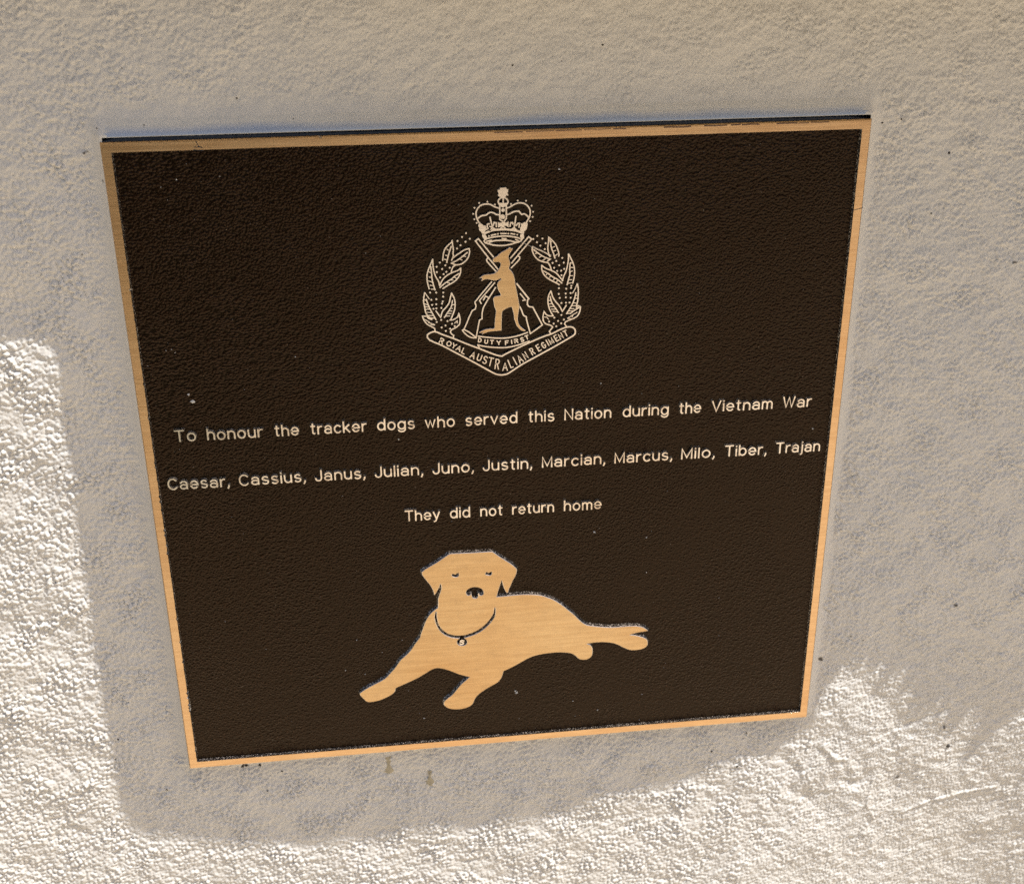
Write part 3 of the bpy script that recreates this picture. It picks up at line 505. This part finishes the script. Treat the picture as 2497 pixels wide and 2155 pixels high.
me.materials.append(WALL)
wf = bpy.data.objects.new('wall_face', me); sc.collection.objects.link(wf); wf.parent = wall
def box(name, x0, x1, y0, y1, z0, z1, m, parent=None):
    vs = [(x, y, z) for z in (z0, z1) for x, y in ((x0, y0), (x1, y0), (x1, y1), (x0, y1))]
    return link(name, vs, [(3, 2, 1, 0), (4, 5, 6, 7), (0, 1, 5, 4), (1, 2, 6, 5), (2, 3, 7, 6), (3, 0, 4, 7)], m, parent)
box('wall_core', -4.0, 4.0, 0.10, 0.34, 0.0, H0 + YC / 1000, CONC, wall)
# added unseen ledge: front edge outlined so its shadow makes the wall's shade
SH = [[-240.5,81.1,-6.0],[-217.4,76.8,-6.0],[-217.6,44.6,-6.0],[-217.9,-24.1,-6.0],[-220.4,-99.4,-6.0],[-221.5,-153.8,-6.0],[-222.2,-209.0,-6.0],[-197.0,-230.2,-6.0],[-131.6,-242.6,-6.0],[-58.5,-243.4,-6.0],[16.3,-239.3,-6.0],[91.8,-223.2,-6.0],[141.9,-207.7,-6.0],[166.7,-197.0,-6.0],[188.8,-185.9,-6.0],[192.5,-161.4,-6.0],[204.5,-140.6,-6.0],[238.2,-148.0,-6.0],[279.6,-168.2,-6.0],[320.5,-182.7,-6.0]]
def to_edge(x, y):
    t = (YC - y) / SUN.y
    return (x + t * SUN.x + (0), WZ + 0 + t * SUN.z)
edge = [to_edge(x, y) for x, y, _ in SH]
edge = smooth_path(edge, False, 4, 60)
roughen = random.Random(21)                       # right-hand stretch of the ledge edge, roughened to soften its shadow
fine_edge = []
for (x0, z0), (x1, z1) in zip(edge[:-1], edge[1:]):
    k = max(1, int((x1 - x0) / 2.5)) if x0 > 370 else 1
    for i in range(k):
        f = i / k; a_ = min(1.0, max(0.0, (x0 + (x1 - x0) * f - 375) / 40))
        fine_edge.append((x0 + (x1 - x0) * f, z0 + (z1 - z0) * f + a_ * roughen.uniform(-3.2, 3.2)))
edge = fine_edge + [edge[-1]]
pts = [(-4000, edge[0][1])] + [q for q in edge] + [(edge[-1][0] + 70, edge[-1][1] - 28), (4000, edge[-1][1] - 28)]
top = 75.0
vs = []; n = len(pts)
for x, z in pts: vs.append((x / 1000, -z / 1000, H0 + YC / 1000))
for x, z in pts: vs.append((x / 1000, -z / 1000, H0 + (YC + top) / 1000))
for x in (-4000, 4000):
    vs.append((x / 1000, 0.34, H0 + YC / 1000)); vs.append((x / 1000, 0.34, H0 + (YC + top) / 1000))
a, a2, b2, b3 = 2 * n, 2 * n + 1, 2 * n + 2, 2 * n + 3
fs = [tuple(range(n)) + (b2, a), tuple(range(n, 2 * n))[::-1] + (a2, b3)] + [(i + 1, i, n + i, n + i + 1) for i in range(n - 1)]
fs += [(0, a, a2, n), (n - 1, 2 * n - 1, b3, b2), (a, b2, b3, a2)]
link('added_shade_ledge', vs, fs, CONC, wall)
def wallz(x, y):
    j = int(np.clip(round((x - xd[0]) / STEP), 0, m0 - 1)); i = int(np.clip(round((y - yd[0]) / STEP), 0, n0 - 1))
    return float(Z[i, j])
# strip over the render above the plaque, sky's blue reflection painted in its colour
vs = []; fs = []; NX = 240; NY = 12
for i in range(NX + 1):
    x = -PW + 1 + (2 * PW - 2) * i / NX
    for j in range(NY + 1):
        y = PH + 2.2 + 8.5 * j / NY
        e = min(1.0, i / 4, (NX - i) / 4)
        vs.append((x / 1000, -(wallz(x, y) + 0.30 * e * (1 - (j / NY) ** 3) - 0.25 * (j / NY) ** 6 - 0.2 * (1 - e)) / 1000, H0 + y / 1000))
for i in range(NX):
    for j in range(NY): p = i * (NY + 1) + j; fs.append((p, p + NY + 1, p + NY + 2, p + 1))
link('sky_tint_strip', vs, fs, SKY_TINT, wall, smooth=True)
# dried glue runs under the plaque
def drip(cx, y0, y1, w, seed):
    r = random.Random(seed); n = 9; vs = []; fs = []
    for i in range(n):
        t = i / (n - 1); y = y0 + (y1 - y0) * t; hw = w * (0.75 + 0.35 * math.sin(2.5 * t * 3 + seed)) * (0.6 + 0.5 * t) / 2
        if i == n - 1: hw *= 0.55
        for k in range(5):
            u = k / 4 * 2 - 1
            x = cx + u * hw + r.uniform(-.2, .2)
            vs.append((x / 1000, -(wallz(x, y) + (0.12 + 0.6 * t) * (1 - u * u) + 0.02) / 1000, (y + H0 * 1000) / 1000))
    for i in range(n - 1):
        for k in range(4):
            p = i * 5 + k; fs.append((p + 5, p + 6, p + 1, p))
    link('glue_drip', vs, fs, GLUE, wall, smooth=True)
drip(-68.5, -183.0, -195.0, 5.2, 1)
drip(-45.0, -196.0, -206.5, 4.6, 2)
# flecks of dirt caught on the render
M_ = Mesh(); vs = []; fs = []
specks = [[-160.1,181.2,0.7],[-93.6,182.0,0.5],[-180.9,180.5,0.4],[49.5,210.8,0.5],[-129.8,-187.0,0.7],[-152.1,-181.4,1.5],[-149.8,-181.0,1.2],[-141.9,-181.3,0.9],[-139.4,-200.2,0.5],[-223.2,13.4,0.9],[-217.9,-155.5,0.8],[125.1,-199.0,0.8],[141.7,-211.9,0.9],[49.3,-211.6,0.6],[145.9,-187.5,0.8],[144.2,-191.8,0.5],[224.3,155.6,0.8],[219.0,125.8,0.5],[196.9,173.1,0.5],[280.6,-217.1,1.6],[285.5,-256.0,0.4],[187.8,171.4,0.5],[82.5,-191.6,0.4],[7.6,202.7,0.5],[30.4,204.0,0.4]]
for i in range(26): specks.append((rng.uniform(-300, 350), rng.uniform(-340, 240), rng.uniform(0.25, 0.6)))
for x, y, r in specks:
    if abs(x) < PW + 1 and abs(y) < PH + 3: continue
    z = wallz(x, y) + 0.1; o = len(vs); e = rng.uniform(0.6, 1.3)
    for k in range(6):
        a = k * math.pi / 3
        vs.append(((x + r * math.cos(a) * e * rng.uniform(.7, 1.2)) / 1000, -z / 1000, H0 + (y + r * math.sin(a) * rng.uniform(.6, 1.2)) / 1000))
    vs.append((x / 1000, -(z + r * 0.6) / 1000, H0 + y / 1000))
    fs += [(o + k, o + (k + 1) % 6, o + 6) for k in range(6)]
sp = link('dirt_flecks', vs, fs, DIRT, wall); sp['kind'] = 'stuff'

# ================================================================ the plaque
root = bpy.data.objects.new('memorial_plaque', None); sc.collection.objects.link(root)
root.location = (0, 0, H0 - PH / 1000)
root['label'] = 'square bronze memorial plaque with dark brown field, regimental badge, lettering and lying dog'
root['category'] = 'plaque'

# rim: one profile swept round the rectangle, its edges nicked by hand finishing
r2 = np.random.default_rng(3)
def side_pts(x0, y0, x1, y1, step=1.0):
    n = int(math.hypot(x1 - x0, y1 - y0) / step); return [(x0 + (x1 - x0) * i / n, y0 + (y1 - y0) * i / n) for i in range(n)]
unit = [(-1, 1), (1, 1), (1, -1), (-1, -1)]
prof = [(0.0, -9.0), (0.0, -0.75), (0.55, -0.02), (4.55, 0.0), (5.25, ZF - 0.3)]
rings = []
cnt = 350
for pi, (ins, z) in enumerate(prof):
    ring = []
    hx, hy = PW - ins, PH - ins
    for s in range(4):
        (ax, ay), (bx_, by_) = unit[s], unit[(s + 1) % 4]
        for i in range(cnt):
            t = i / cnt
            x = (ax + (bx_ - ax) * t) * hx; y = (ay + (by_ - ay) * t) * hy
            if pi == 3 and 3 < i < cnt - 3:
                jit = abs(float(r2.normal(0, 0.05)))
                if s == 3 and r2.random() < 0.10: jit += float(r2.uniform(0.2, 0.8))   # nicked left inner edge
                if s == 0: y += jit * 0.6
                elif s == 1: x += jit * 0.6
                elif s == 2: y -= jit * 0.6
                else: x -= jit
            if pi == 2 and 3 < i < cnt - 3:
                jit = abs(float(r2.normal(0, 0.06)))
                if s == 0: y -= jit * (1 + 3 * (r2.random() < 0.05))
                elif s == 1: x -= jit
                elif s == 2: y += jit
                else: x += jit
            ring.append((x, y, z))
    rings.append(ring)
vs = [W(*q) for r in rings for q in r]; nn = 4 * cnt; fs = []; fm = []
for k in range(len(prof) - 1):
    for i in range(nn):
        j = (i + 1) % nn
        fs.append((k * nn + i, k * nn + j, (k + 1) * nn + j, (k + 1) * nn + i)); fm.append((2, 2, 0, 1)[k])
link('rim', vs, fs, [RIM, FLANK, EDGE], root, fm)

# black sealant squeezed out along the top edge
ns = 240; vs = []; fs = []
for i in range(ns + 1):
    t = i / ns; x = -PW + 0.4 + (2 * PW - 0.8) * t
    th = 2.9 + 0.35 * math.sin(t * 9 + 1) + float(r2.normal(0, 0.09))
    if 0.10 < t < 0.14: th += 0.75 + float(r2.normal(0, 0.2))
    th *= min(1, t * 60 + 0.15, (1 - t) * 30 + 0.1)
    for a_ in range(6):
        u = a_ / 5
        vs.append(W(x, PH - 0.15 + th * u, -1.3 - 2.3 * u ** 2 + 0.15 * math.sin(u * math.pi)))
for i in range(ns):
    for k in range(5):
        p = i * 6 + k; fs.append((p, p + 6, p + 7, p + 1))
link('sealant_bead', vs, fs, SEAL, root, smooth=True)

# ---------------------------------------------------------------- dog
M_ = Mesh()
DOG = {"outline":[[-29.47,-47.38],[-26.33,-47.26],[-18.47,-47.5],[-10.59,-47.57],[-6.8,-47.68],[-5.46,-48.41],[-2.73,-50.87],[0.42,-53.38],[3.58,-55.89],[6.11,-58.55],[6.74,-59.69],[6.57,-61.97],[5.91,-64.21],[4.69,-66.41],[3.46,-69.54],[2.47,-71.78],[1.8,-74.04],[1.32,-74.28],[0.68,-73.39],[-0.18,-71.28],[-0.87,-68.73],[-1.48,-65.83],[-2.14,-67.89],[-2.9,-70.42],[-3.74,-73.41],[-4.42,-76.05],[-1.44,-76.01],[1.79,-75.9],[5.82,-75.77],[9.86,-75.73],[13.91,-76.06],[17.96,-76.67],[21.2,-77.59],[23.64,-78.73],[26.5,-80.18],[29.37,-82.2],[32.66,-85.12],[35.97,-88.43],[38.47,-90.92],[40.98,-94.0],[43.5,-96.7],[46.01,-98.45],[49.34,-99.41],[54.35,-100.42],[58.53,-101.07],[62.7,-101.24],[66.88,-101.21],[71.06,-101.28],[75.26,-101.84],[78.23,-102.87],[80.22,-104.4],[81.1,-105.45],[79.6,-105.71],[75.41,-106.12],[72.49,-106.65],[70.66,-107.17],[73.78,-107.74],[76.76,-108.78],[78.9,-109.75],[80.47,-111.06],[81.14,-113.27],[80.8,-115.51],[78.33,-117.26],[74.12,-117.77],[70.72,-117.27],[67.29,-115.49],[63.86,-113.22],[60.46,-111.74],[56.25,-110.88],[52.9,-110.59],[49.55,-110.68],[46.22,-110.97],[48.07,-111.82],[49.2,-113.88],[49.5,-116.85],[48.88,-119.75],[46.81,-121.34],[44.3,-121.6],[41.77,-120.78],[39.64,-118.42],[37.11,-116.62],[32.93,-115.66],[28.76,-115.28],[24.6,-115.4],[20.44,-115.71],[16.29,-116.51],[12.97,-117.78],[8.81,-120.06],[3.81,-122.85],[-1.2,-125.15],[-1.89,-127.96],[-2.92,-130.34],[-4.61,-132.37],[-7.97,-134.35],[-12.18,-136.95],[-15.56,-139.64],[-17.71,-142.45],[-18.85,-145.36],[-20.73,-147.2],[-24.1,-148.39],[-28.28,-148.59],[-32.02,-147.82],[-34.06,-146.61],[-35.5,-144.76],[-35.01,-142.29],[-33.04,-140.27],[-30.49,-138.21],[-27.92,-134.96],[-25.35,-131.72],[-22.81,-129.28],[-20.53,-127.21],[-23.15,-126.28],[-26.81,-124.66],[-31.67,-121.95],[-35.72,-120.2],[-38.56,-119.65],[-41.03,-120.2],[-44.8,-122.5],[-49.82,-125.47],[-54.82,-127.76],[-59.82,-129.95],[-61.92,-131.04],[-62.59,-133.16],[-64.57,-135.15],[-68.35,-137.08],[-72.11,-138.41],[-76.64,-138.97],[-78.65,-138.38],[-80.17,-136.44],[-81.15,-135.05],[-82.02,-133.29],[-81.53,-131.85],[-77.72,-129.25],[-72.7,-126.57],[-67.68,-123.81],[-65.11,-121.11],[-61.66,-117.04],[-58.19,-112.02],[-54.82,-108.94],[-51.84,-105.36],[-49.67,-101.72],[-47.29,-98.59],[-46.2,-95.36],[-44.85,-91.69],[-43.51,-88.03],[-41.8,-84.89],[-39.71,-82.54],[-38.07,-81.18],[-36.68,-80.18],[-36.42,-77.4],[-36.43,-75.08],[-35.79,-72.82],[-34.91,-70.12],[-34.38,-68.33],[-34.48,-66.48],[-34.91,-65.35],[-35.45,-67.32],[-36.48,-69.54],[-37.49,-71.3],[-38.4,-72.42],[-38.65,-70.28],[-39.22,-68.39],[-40.32,-66.01],[-41.81,-63.6],[-43.3,-61.2],[-44.4,-59.12],[-44.57,-57.29],[-43.1,-55.96],[-39.89,-54.04],[-36.69,-52.21],[-33.48,-50.03],[-31.07,-48.42]],"eyes":[[[-28.52,-60.57],[-28.33,-59.99],[-27.74,-59.95],[-27.12,-60.28],[-26.51,-60.61],[-25.9,-59.98],[-25.2,-59.64],[-24.68,-59.88],[-24.77,-60.67],[-25.24,-61.43],[-26.12,-61.76],[-27.16,-61.68],[-28.02,-61.29]],[[-10.37,-61.01],[-9.9,-60.33],[-9.38,-60.29],[-8.97,-60.8],[-8.41,-60.97],[-7.81,-60.49],[-6.93,-60.28],[-6.77,-60.9],[-7.13,-61.75],[-7.84,-62.21],[-9.06,-62.0],[-9.92,-61.65]]],"nose":[[-21.09,-72.24],[-20.6,-70.86],[-19.35,-69.75],[-17.76,-69.19],[-15.83,-69.14],[-13.92,-69.66],[-12.36,-70.72],[-11.62,-72.2],[-11.53,-73.22],[-12.25,-74.18],[-13.13,-74.44],[-13.83,-74.05],[-13.88,-73.23],[-14.23,-72.8],[-14.59,-73.38],[-14.54,-74.4],[-14.84,-75.6],[-15.98,-75.99],[-17.37,-75.59],[-17.98,-74.53],[-18.1,-73.3],[-18.55,-73.06],[-18.91,-73.56],[-19.97,-73.87],[-20.66,-73.29]],"collar":[[-37.96,-82.68],[-38.4,-84.22],[-38.65,-86.37],[-38.37,-88.99],[-37.55,-92.09],[-36.15,-94.85],[-34.17,-97.22],[-31.62,-99.2],[-28.69,-100.33],[-25.75,-100.81],[-25.33,-100.76],[-25.35,-101.43],[-26.44,-102.26],[-26.86,-103.49],[-26.29,-104.8],[-24.89,-105.73],[-23.32,-105.82],[-21.87,-105.11],[-21.27,-103.9],[-21.46,-102.78],[-22.58,-101.68],[-22.7,-100.91],[-19.49,-100.06],[-16.19,-98.85],[-13.22,-97.17],[-10.26,-94.64],[-7.66,-91.66],[-5.76,-88.59],[-5.17,-85.93],[-5.16,-82.97],[-5.79,-82.89],[-6.08,-85.68],[-6.83,-87.86],[-8.59,-90.7],[-11.06,-93.54],[-13.89,-95.94],[-16.68,-97.52],[-19.85,-98.68],[-22.62,-99.33],[-25.73,-99.39],[-28.46,-98.95],[-31.14,-97.92],[-33.44,-96.13],[-35.21,-94.01],[-36.46,-91.55],[-37.21,-88.72],[-37.46,-86.35],[-37.5,-84.4],[-37.35,-82.87]],"tag":[[-23.04,-102.98],[-23.95,-102.48],[-24.81,-102.74],[-24.9,-103.32],[-23.98,-103.66],[-23.28,-104.14],[-23.51,-104.79],[-24.44,-105.05],[-25.22,-104.56]]}
holes = [smooth_path(h, True, 3) for h in DOG['eyes'] + [DOG['nose'], DOG['collar']]]
dog_o = smooth_path(DOG['outline'], True, 4)
relief(M_, dog_o, holes, 0.0, 1.0, bev=0.24)
dog = M_.build('dog_relief', [BRONZE, FLANK, LINE], root)
M_ = Mesh(); stroke(M_, smooth_path(DOG['tag'], False, 3), 0.75, ztop=-0.03, draft=0.1)
M_.build('collar_tag', [LINE, FLANK], dog).location = (0, 0, 0)
# ---------------------------------------------------------------- badge
badge = bpy.data.objects.new('badge', None); sc.collection.objects.link(badge); badge.parent = root
M_ = Mesh(); relief(M_, smooth_path(ROO, True, 4), (), 0.0, 0.35, bev=0.14); M_.build('kangaroo_relief', [BRONZE, FLANK, LINE], badge)
note(ROO); note(dog_o + dog_o[:1])  # black edging follows the dog's outline too
for key, name in (('rifle_a', 'rifle'), ('rifle_b', 'rifle'), ('scroll', 'scroll'), ('crown', 'crown')):
    M_ = Mesh()
    for w_, p in STROKES[key]:
        q = smooth_path(p, False, 3, 40); stroke(M_, q, w_ * 1.12, draft=0.19); note(q)
    if key == 'crown':
        for k, f in enumerate(FILLS): relief(M_, f, (), 0.015 + 0.01 * k, 0.2); note(f + f[:1])
    M_.build(name, [LINE, LFLANK], badge)
for lf in LEAVES:
    M_ = Mesh()
    for k, p in enumerate(lf):
        q = smooth_path(p, False, 3, 40); stroke(M_, q, 0.60 if len(p) > 3 else 0.42, draft=0.15); note(q)
    M_.build('leaf', [LINE, LFLANK], badge)
for nm, pts in (('crown_pearls', PEARLS), ('wreath_dots', DOTS)):
    M_ = Mesh()
    for x, y in pts: disc(M_, x, y, 0.47 if nm == 'wreath_dots' else 0.42); note([(x - 1.2, y - 1.0), (x + 1.2, y + 1.0)])
    M_.build(nm, [LINE, LFLANK], badge)['kind'] = 'stuff'

# ---------------------------------------------------------------- lettering
def arc(cx, cy, rx, ry, a0, a1, n=10):
    return [(cx + rx * math.cos(math.radians(a0 + (a1 - a0) * i / n)), cy + ry * math.sin(math.radians(a0 + (a1 - a0) * i / n))) for i in range(n + 1)]
XH = 0.70; r_ = XH / 2
bowl = arc(.31, r_, .31, r_, 0, 360, 16)
GL = {  # glyph: (width, strokes); cap height 1, x-height .70
 'o': (.62, [bowl]),
 'a': (.60, [arc(.30, XH - .22, .27, .22, 165, 0, 8) + [(.57, .0)], arc(.27, .20, .27, .20, 50, 310, 10)+[(.57, .12)]] ),
 'c': (.56, [arc(.31, r_, .31, r_, 42, 318, 12)]),
 'd': (.62, [bowl, [(.62, 1.0), (.62, 0)]]),
 'b': (.62, [bowl, [(0, 1.0), (0, 0)]]),
 'g': (.62, [bowl, [(.62, XH), (.62, 0)] + arc(.31, -.02, .31, .24, 0, -160, 8)]),
 'e': (.62, [[(.0, r_), (.62, r_)] + arc(.31, r_, .31, r_, 0, 318, 14)]),
 'h': (.56, [[(0, 1.0), (0, 0)], [(0, .42)] + arc(.28, .42, .28, .28, 180, 0, 8) + [(.56, 0)]]),
 'n': (.56, [[(0, XH), (0, 0)], [(0, .42)] + arc(.28, .42, .28, .28, 180, 0, 8) + [(.56, 0)]]),
 'm': (.88, [[(0, XH), (0, 0)], arc(.22, .46, .22, .24, 180, 0, 7) + [(.44, 0)], arc(.66, .46, .22, .24, 180, 0, 7) + [(.88, 0)]]),
 'u': (.56, [[(0, XH), (0, .28)] + arc(.28, .28, .28, .28, 180, 360, 8), [(.56, XH), (.56, 0)]]),
 'r': (.34, [[(0, XH), (0, 0)], [(0, .38)] + arc(.30, .38, .30, .32, 180, 80, 6)]),
 't': (.34, [[(.14, .92), (.14, .14)] + arc(.26, .14, .12, .14, 180, 290, 4), [(0, XH), (.34, XH)]]),
 'k': (.54, [[(0, 1), (0, 0)], [(.50, XH), (0, .26)], [(.18, .40), (.54, 0)]]),
 's': (.52, [arc(.26, XH - .19, .23, .19, 35, 225, 8)[:-1] + [(.13, .39), (.39, .31)] + arc(.26, .19, .25, .19, 40, -145, 8)]),
 'v': (.58, [[(0, XH), (.29, 0), (.58, XH)]]),
 'w': (.84, [[(0, XH), (.21, 0), (.42, .66), (.63, 0), (.84, XH)]]),
 'y': (.58, [[(0, XH), (.29, .02)], [(.58, XH), (.22, -.20), (.06, -.26)]]),
 'i': (.0, [[(0, XH), (0, 0)], [(0, .93), (0, .98)]]),
 'j': (.10, [[(.10, XH), (.10, -.10)] + arc(-.04, -.10, .14, .16, 0, -90, 4), [(.10, .93), (.10, .98)]]),
 'l': (.0, [[(0, 1), (0, 0)]]),
 ',': (.06, [[(.05, .07), (.06, -.02), (-.03, -.20)]]),
 'T': (.72, [[(0, 1), (.72, 1)], [(.36, 1), (.36, 0)]]),
 'N': (.70, [[(0, 0), (0, 1), (.70, 0), (.70, 1)]]),
 'V': (.74, [[(0, 1), (.37, 0), (.74, 1)]]),
 'W': (1.02, [[(0, 1), (.255, 0), (.51, .96), (.765, 0), (1.02, 1)]]),
 'C': (.74, [arc(.40, .5, .40, .5, 42, 318, 14)]),
 'J': (.50, [[(.50, 1), (.50, .25)] + arc(.25, .25, .25, .25, 0, -180, 8)]),
 'M': (.82, [[(0, 0), (0, 1), (.41, .10), (.82, 1), (.82, 0)]]),
 'D': (.7, [[(0, 0), (0, 1), (.3, 1)] + arc(.3, .5, .4, .5, 90, -90, 8) + [(0, 0)]]),
 'U': (.7, [[(0, 1), (0, .33)] + arc(.35, .33, .35, .33, 180, 360, 8) + [(.7, 1)]]),
 'Y': (.7, [[(0, 1), (.35, .48), (.7, 1)], [(.35, .48), (.35, 0)]]),
 'F': (.6, [[(0, 0), (0, 1), (.6, 1)], [(0, .55), (.45, .55)]]),
 'I': (.0, [[(0, 1), (0, 0)]]),
 'R': (.62, [[(0, 0), (0, 1), (.32, 1)] + arc(.32, .77, .28, .23, 90, -90, 6) + [(0, .54)], [(.28, .54), (.62, 0)]]),
 'S': (.6, [arc(.30, .76, .28, .24, 25, 230, 8)[:-1] + [(.14, .56), (.46, .45)] + arc(.30, .24, .30, .24, 42, -155, 8)]),
 'O': (.8, [arc(.4, .5, .4, .5, 0, 360, 18)]),
 'A': (.72, [[(0, 0), (.36, 1), (.72, 0)], [(.12, .34), (.60, .34)]]),
 'L': (.5, [[(0, 1), (0, 0), (.5, 0)]]),
 'E': (.55, [[(.55, 1), (0, 1), (0, 0), (.55, 0)], [(0, .52), (.45, .52)]]),
 'G': (.78, [arc(.40, .5, .40, .5, 42, 340, 14) + [(.78, .45), (.45, .45)]]),
}
CAP = 5.75; SW = 0.74; GAPW = 0.30
for yb, row in LINES:
    for word, x0, x1 in row:
        x0 += SW / 2 + .25; x1 -= SW / 2 + .25
        tot = sum(GL[c][0] for c in word) + GAPW * (len(word) - 1)
        if word[-1] == ',': tot -= 0.06
        # uneven hand spacing, total width as measured
        kx = (x1 - x0) / tot
        x = x0
        for ch in word:
            gw, ss = GL[ch]
            M_ = Mesh(); jy = rng.uniform(-.10, .10)
            for s in ss:
                q = [(x + px * kx, yb + SW / 2 + jy + py * CAP) for px, py in s]
                stroke(M_, q, SW * rng.uniform(.92, 1.06), draft=0.42); note(q)
            M_.build('letter', [LETTER, LFLANK], root, centre=True)
            x += (gw + GAPW) * kx
for ch, (ox, oy, ux, uy, vx, vy) in BADGE_LETTERS:
    gw, ss = GL[ch]; M_ = Mesh()
    for s in ss:
        q = []
        for px, py in s:
            u = (px / gw * 2 - 1) if gw > 0 else 0.0; v = py * 2 - 1
            q.append((ox + (ux * u + vx * v) * 0.92, oy + (uy * u + vy * v) * 0.92))
        stroke(M_, q, 0.52, draft=0.12); note(q)
    M_.build('badge_letter', [LINE, LFLANK], badge)

# ---------------------------------------------------------------- painted field: black paint pooled in badge gaps, black edging elsewhere
GS = 1.15; gx = np.arange(-175.8, 176.3, GS); gy = np.arange(-170.6, 171.2, GS)
D = np.full((len(gy), len(gx)), 9.0)
for (x0, y0), (x1, y1) in segs:
    i0 = max(0, int((min(y0, y1) - 3 - gy[0]) / GS)); i1 = min(len(gy), int((max(y0, y1) + 3 - gy[0]) / GS) + 2)
    j0 = max(0, int((min(x0, x1) - 3 - gx[0]) / GS)); j1 = min(len(gx), int((max(x0, x1) + 3 - gx[0]) / GS) + 2)
    sx_, sy_ = np.meshgrid(gx[j0:j1], gy[i0:i1])
    vx, vy = x1 - x0, y1 - y0; L2 = vx * vx + vy * vy + 1e-9
    t = np.clip(((sx_ - x0) * vx + (sy_ - y0) * vy) / L2, 0, 1)
    D[i0:i1, j0:j1] = np.minimum(D[i0:i1, j0:j1], np.hypot(sx_ - x0 - t * vx, sy_ - y0 - t * vy))
GX, GY = np.meshgrid(gx, gy)
black_edge = np.clip((2.5 - D) / 1.1, 0, 1)
black_edge = np.where(GY < 40, black_edge * np.clip((1.9 - D) / 1.0, 0, 1) * 0.85, black_edge)
FZ = ZF + 0.05 * np.sin(GX * .05) * np.cos(GY * .043) + 0.0 * black_edge
vs = [W(x, y, z) for x, y, z in zip(GX.ravel(), GY.ravel(), FZ.ravel())]
idx = np.arange(len(vs)).reshape(GX.shape)
fs = np.stack([idx[:-1, :-1], idx[:-1, 1:], idx[1:, 1:], idx[1:, :-1]], -1).reshape(-1, 4).tolist()
fo = link('painted_field', vs, fs, FIELD, root, smooth=True)
at = fo.data.attributes.new('black_edge', 'FLOAT', 'POINT'); at.data.foreach_set('value', black_edge.ravel().astype(np.float32))
# back of the casting
vs = [W(x, y, z) for z in (-9.2, -4.5) for x, y in ((-PW + .4, -PH + .4), (PW - .4, -PH + .4), (PW - .4, PH - .4), (-PW + .4, PH - .4))]
link('back_plate', vs, [(3, 2, 1, 0), (4, 5, 6, 7), (0, 1, 5, 4), (1, 2, 6, 5), (2, 3, 7, 6), (3, 0, 4, 7)], EDGE, root)
# bright grit stuck to the paint
vs = []; fs = []
gr = [[-153.5,47.2,1.0],[-155.1,51.0,0.6],[-53.3,20.5,0.5],[49.3,-40.9,0.7],[6.2,-141.5,0.9],[5.5,-140.3,0.6],[51.1,45.3,0.4],[28.6,155.5,0.5],[-89.0,-117.6,0.4],[-78.5,-121.1,0.4],[-46.9,-154.0,0.4],[38.9,-150.4,0.4],[79.0,-68.3,0.4],[78.2,-46.3,0.5],[22.6,-23.8,0.4],[-163.1,74.4,0.22],[-160.5,74.9,0.25],[-159.0,73.1,0.25],[-172.8,66.9,0.2],[-81.7,-98.4,0.3],[-57.1,-100.5,0.3],[53.5,-158.1,0.5],[38.8,90.8,0.4],[166.4,12.9,0.5],[-128.9,157.6,0.3],[-155.9,153.5,0.25],[-148.5,156.8,0.35],[79.4,-149.6,0.3],[-101.8,68.0,0.3]]
for i in range(60): gr.append((rng.uniform(-172, 172), rng.uniform(-168, 168), rng.uniform(0.10, 0.22)))
for x, y, r in gr:
    o = len(vs)
    for k in range(5):
        a = k * 1.2566 + rng.random(); vs.append(W(x + r * math.cos(a) * rng.uniform(.6, 1.6), y + r * math.sin(a), ZF + 0.12))
    vs.append(W(x, y, ZF + 0.2 + r)); fs += [(o + k, o + (k + 1) % 5, o + 5) for k in range(5)]
link('grit_specks', vs, fs, GRIT, root)['kind'] = 'stuff'
# cracks, ink-dark scratches and old tarnish on the rim
M_ = Mesh()
for k, p in enumerate([[[174.9,130.5],[177.2,131.0],[178.8,131.4],[180.0,131.9]],[[-137.6,173.9],[-136.7,171.8],[-135.0,171.0]],[[-138.6,171.5],[-135.3,171.4]],[[-139.1,170.3],[-134.8,169.7]]]): stroke(M_, p, 0.32, ztop=0.03 + 0.004 * k, draft=0.02, zbot=-0.3)
M_.build('rim_scratches', [SEAL, SEAL], root)
M_ = Mesh(); x = -2.0; k = 0
while x < 150:
    l = rng.uniform(3, 14); y = PH - rng.uniform(0.75, 1.0)
    if rng.random() < 0.8: stroke(M_, [(x + l * u, y + rng.uniform(-.12, .12)) for u in (0, .25, .5, .75, 1)], rng.uniform(0.25, 0.6), ztop=0.02 + 0.003 * (k % 9), draft=0.02, zbot=-0.3)
    x += l + rng.uniform(0, 2); k += 1
M_.build('tarnish_line', [TARN, TARN], root)
# the single thread caught between crown and wreath
vs = []; fs = []
tp = [[9.6,122.0],[12.0,120.7],[15.0,119.1],[18.0,117.8],[22.0,115.8],[25.0,114.4]]
for i, (x, y) in enumerate(tp):
    for k in range(4):
        a = k * math.pi / 2; vs.append(W(x, y + 0.08 * math.cos(a), 0.35 + 0.08 * math.sin(a)))
for i in range(len(tp) - 1):
    for k in range(4): fs.append((i * 4 + k, i * 4 + (k + 1) % 4, i * 4 + 4 + (k + 1) % 4, i * 4 + 4 + k))
t = link('loose_thread', vs, fs, GRIT)
t.location = root.location
t['label'] = 'fine white thread caught across the badge between crown and right wreath'; t['category'] = 'thread'
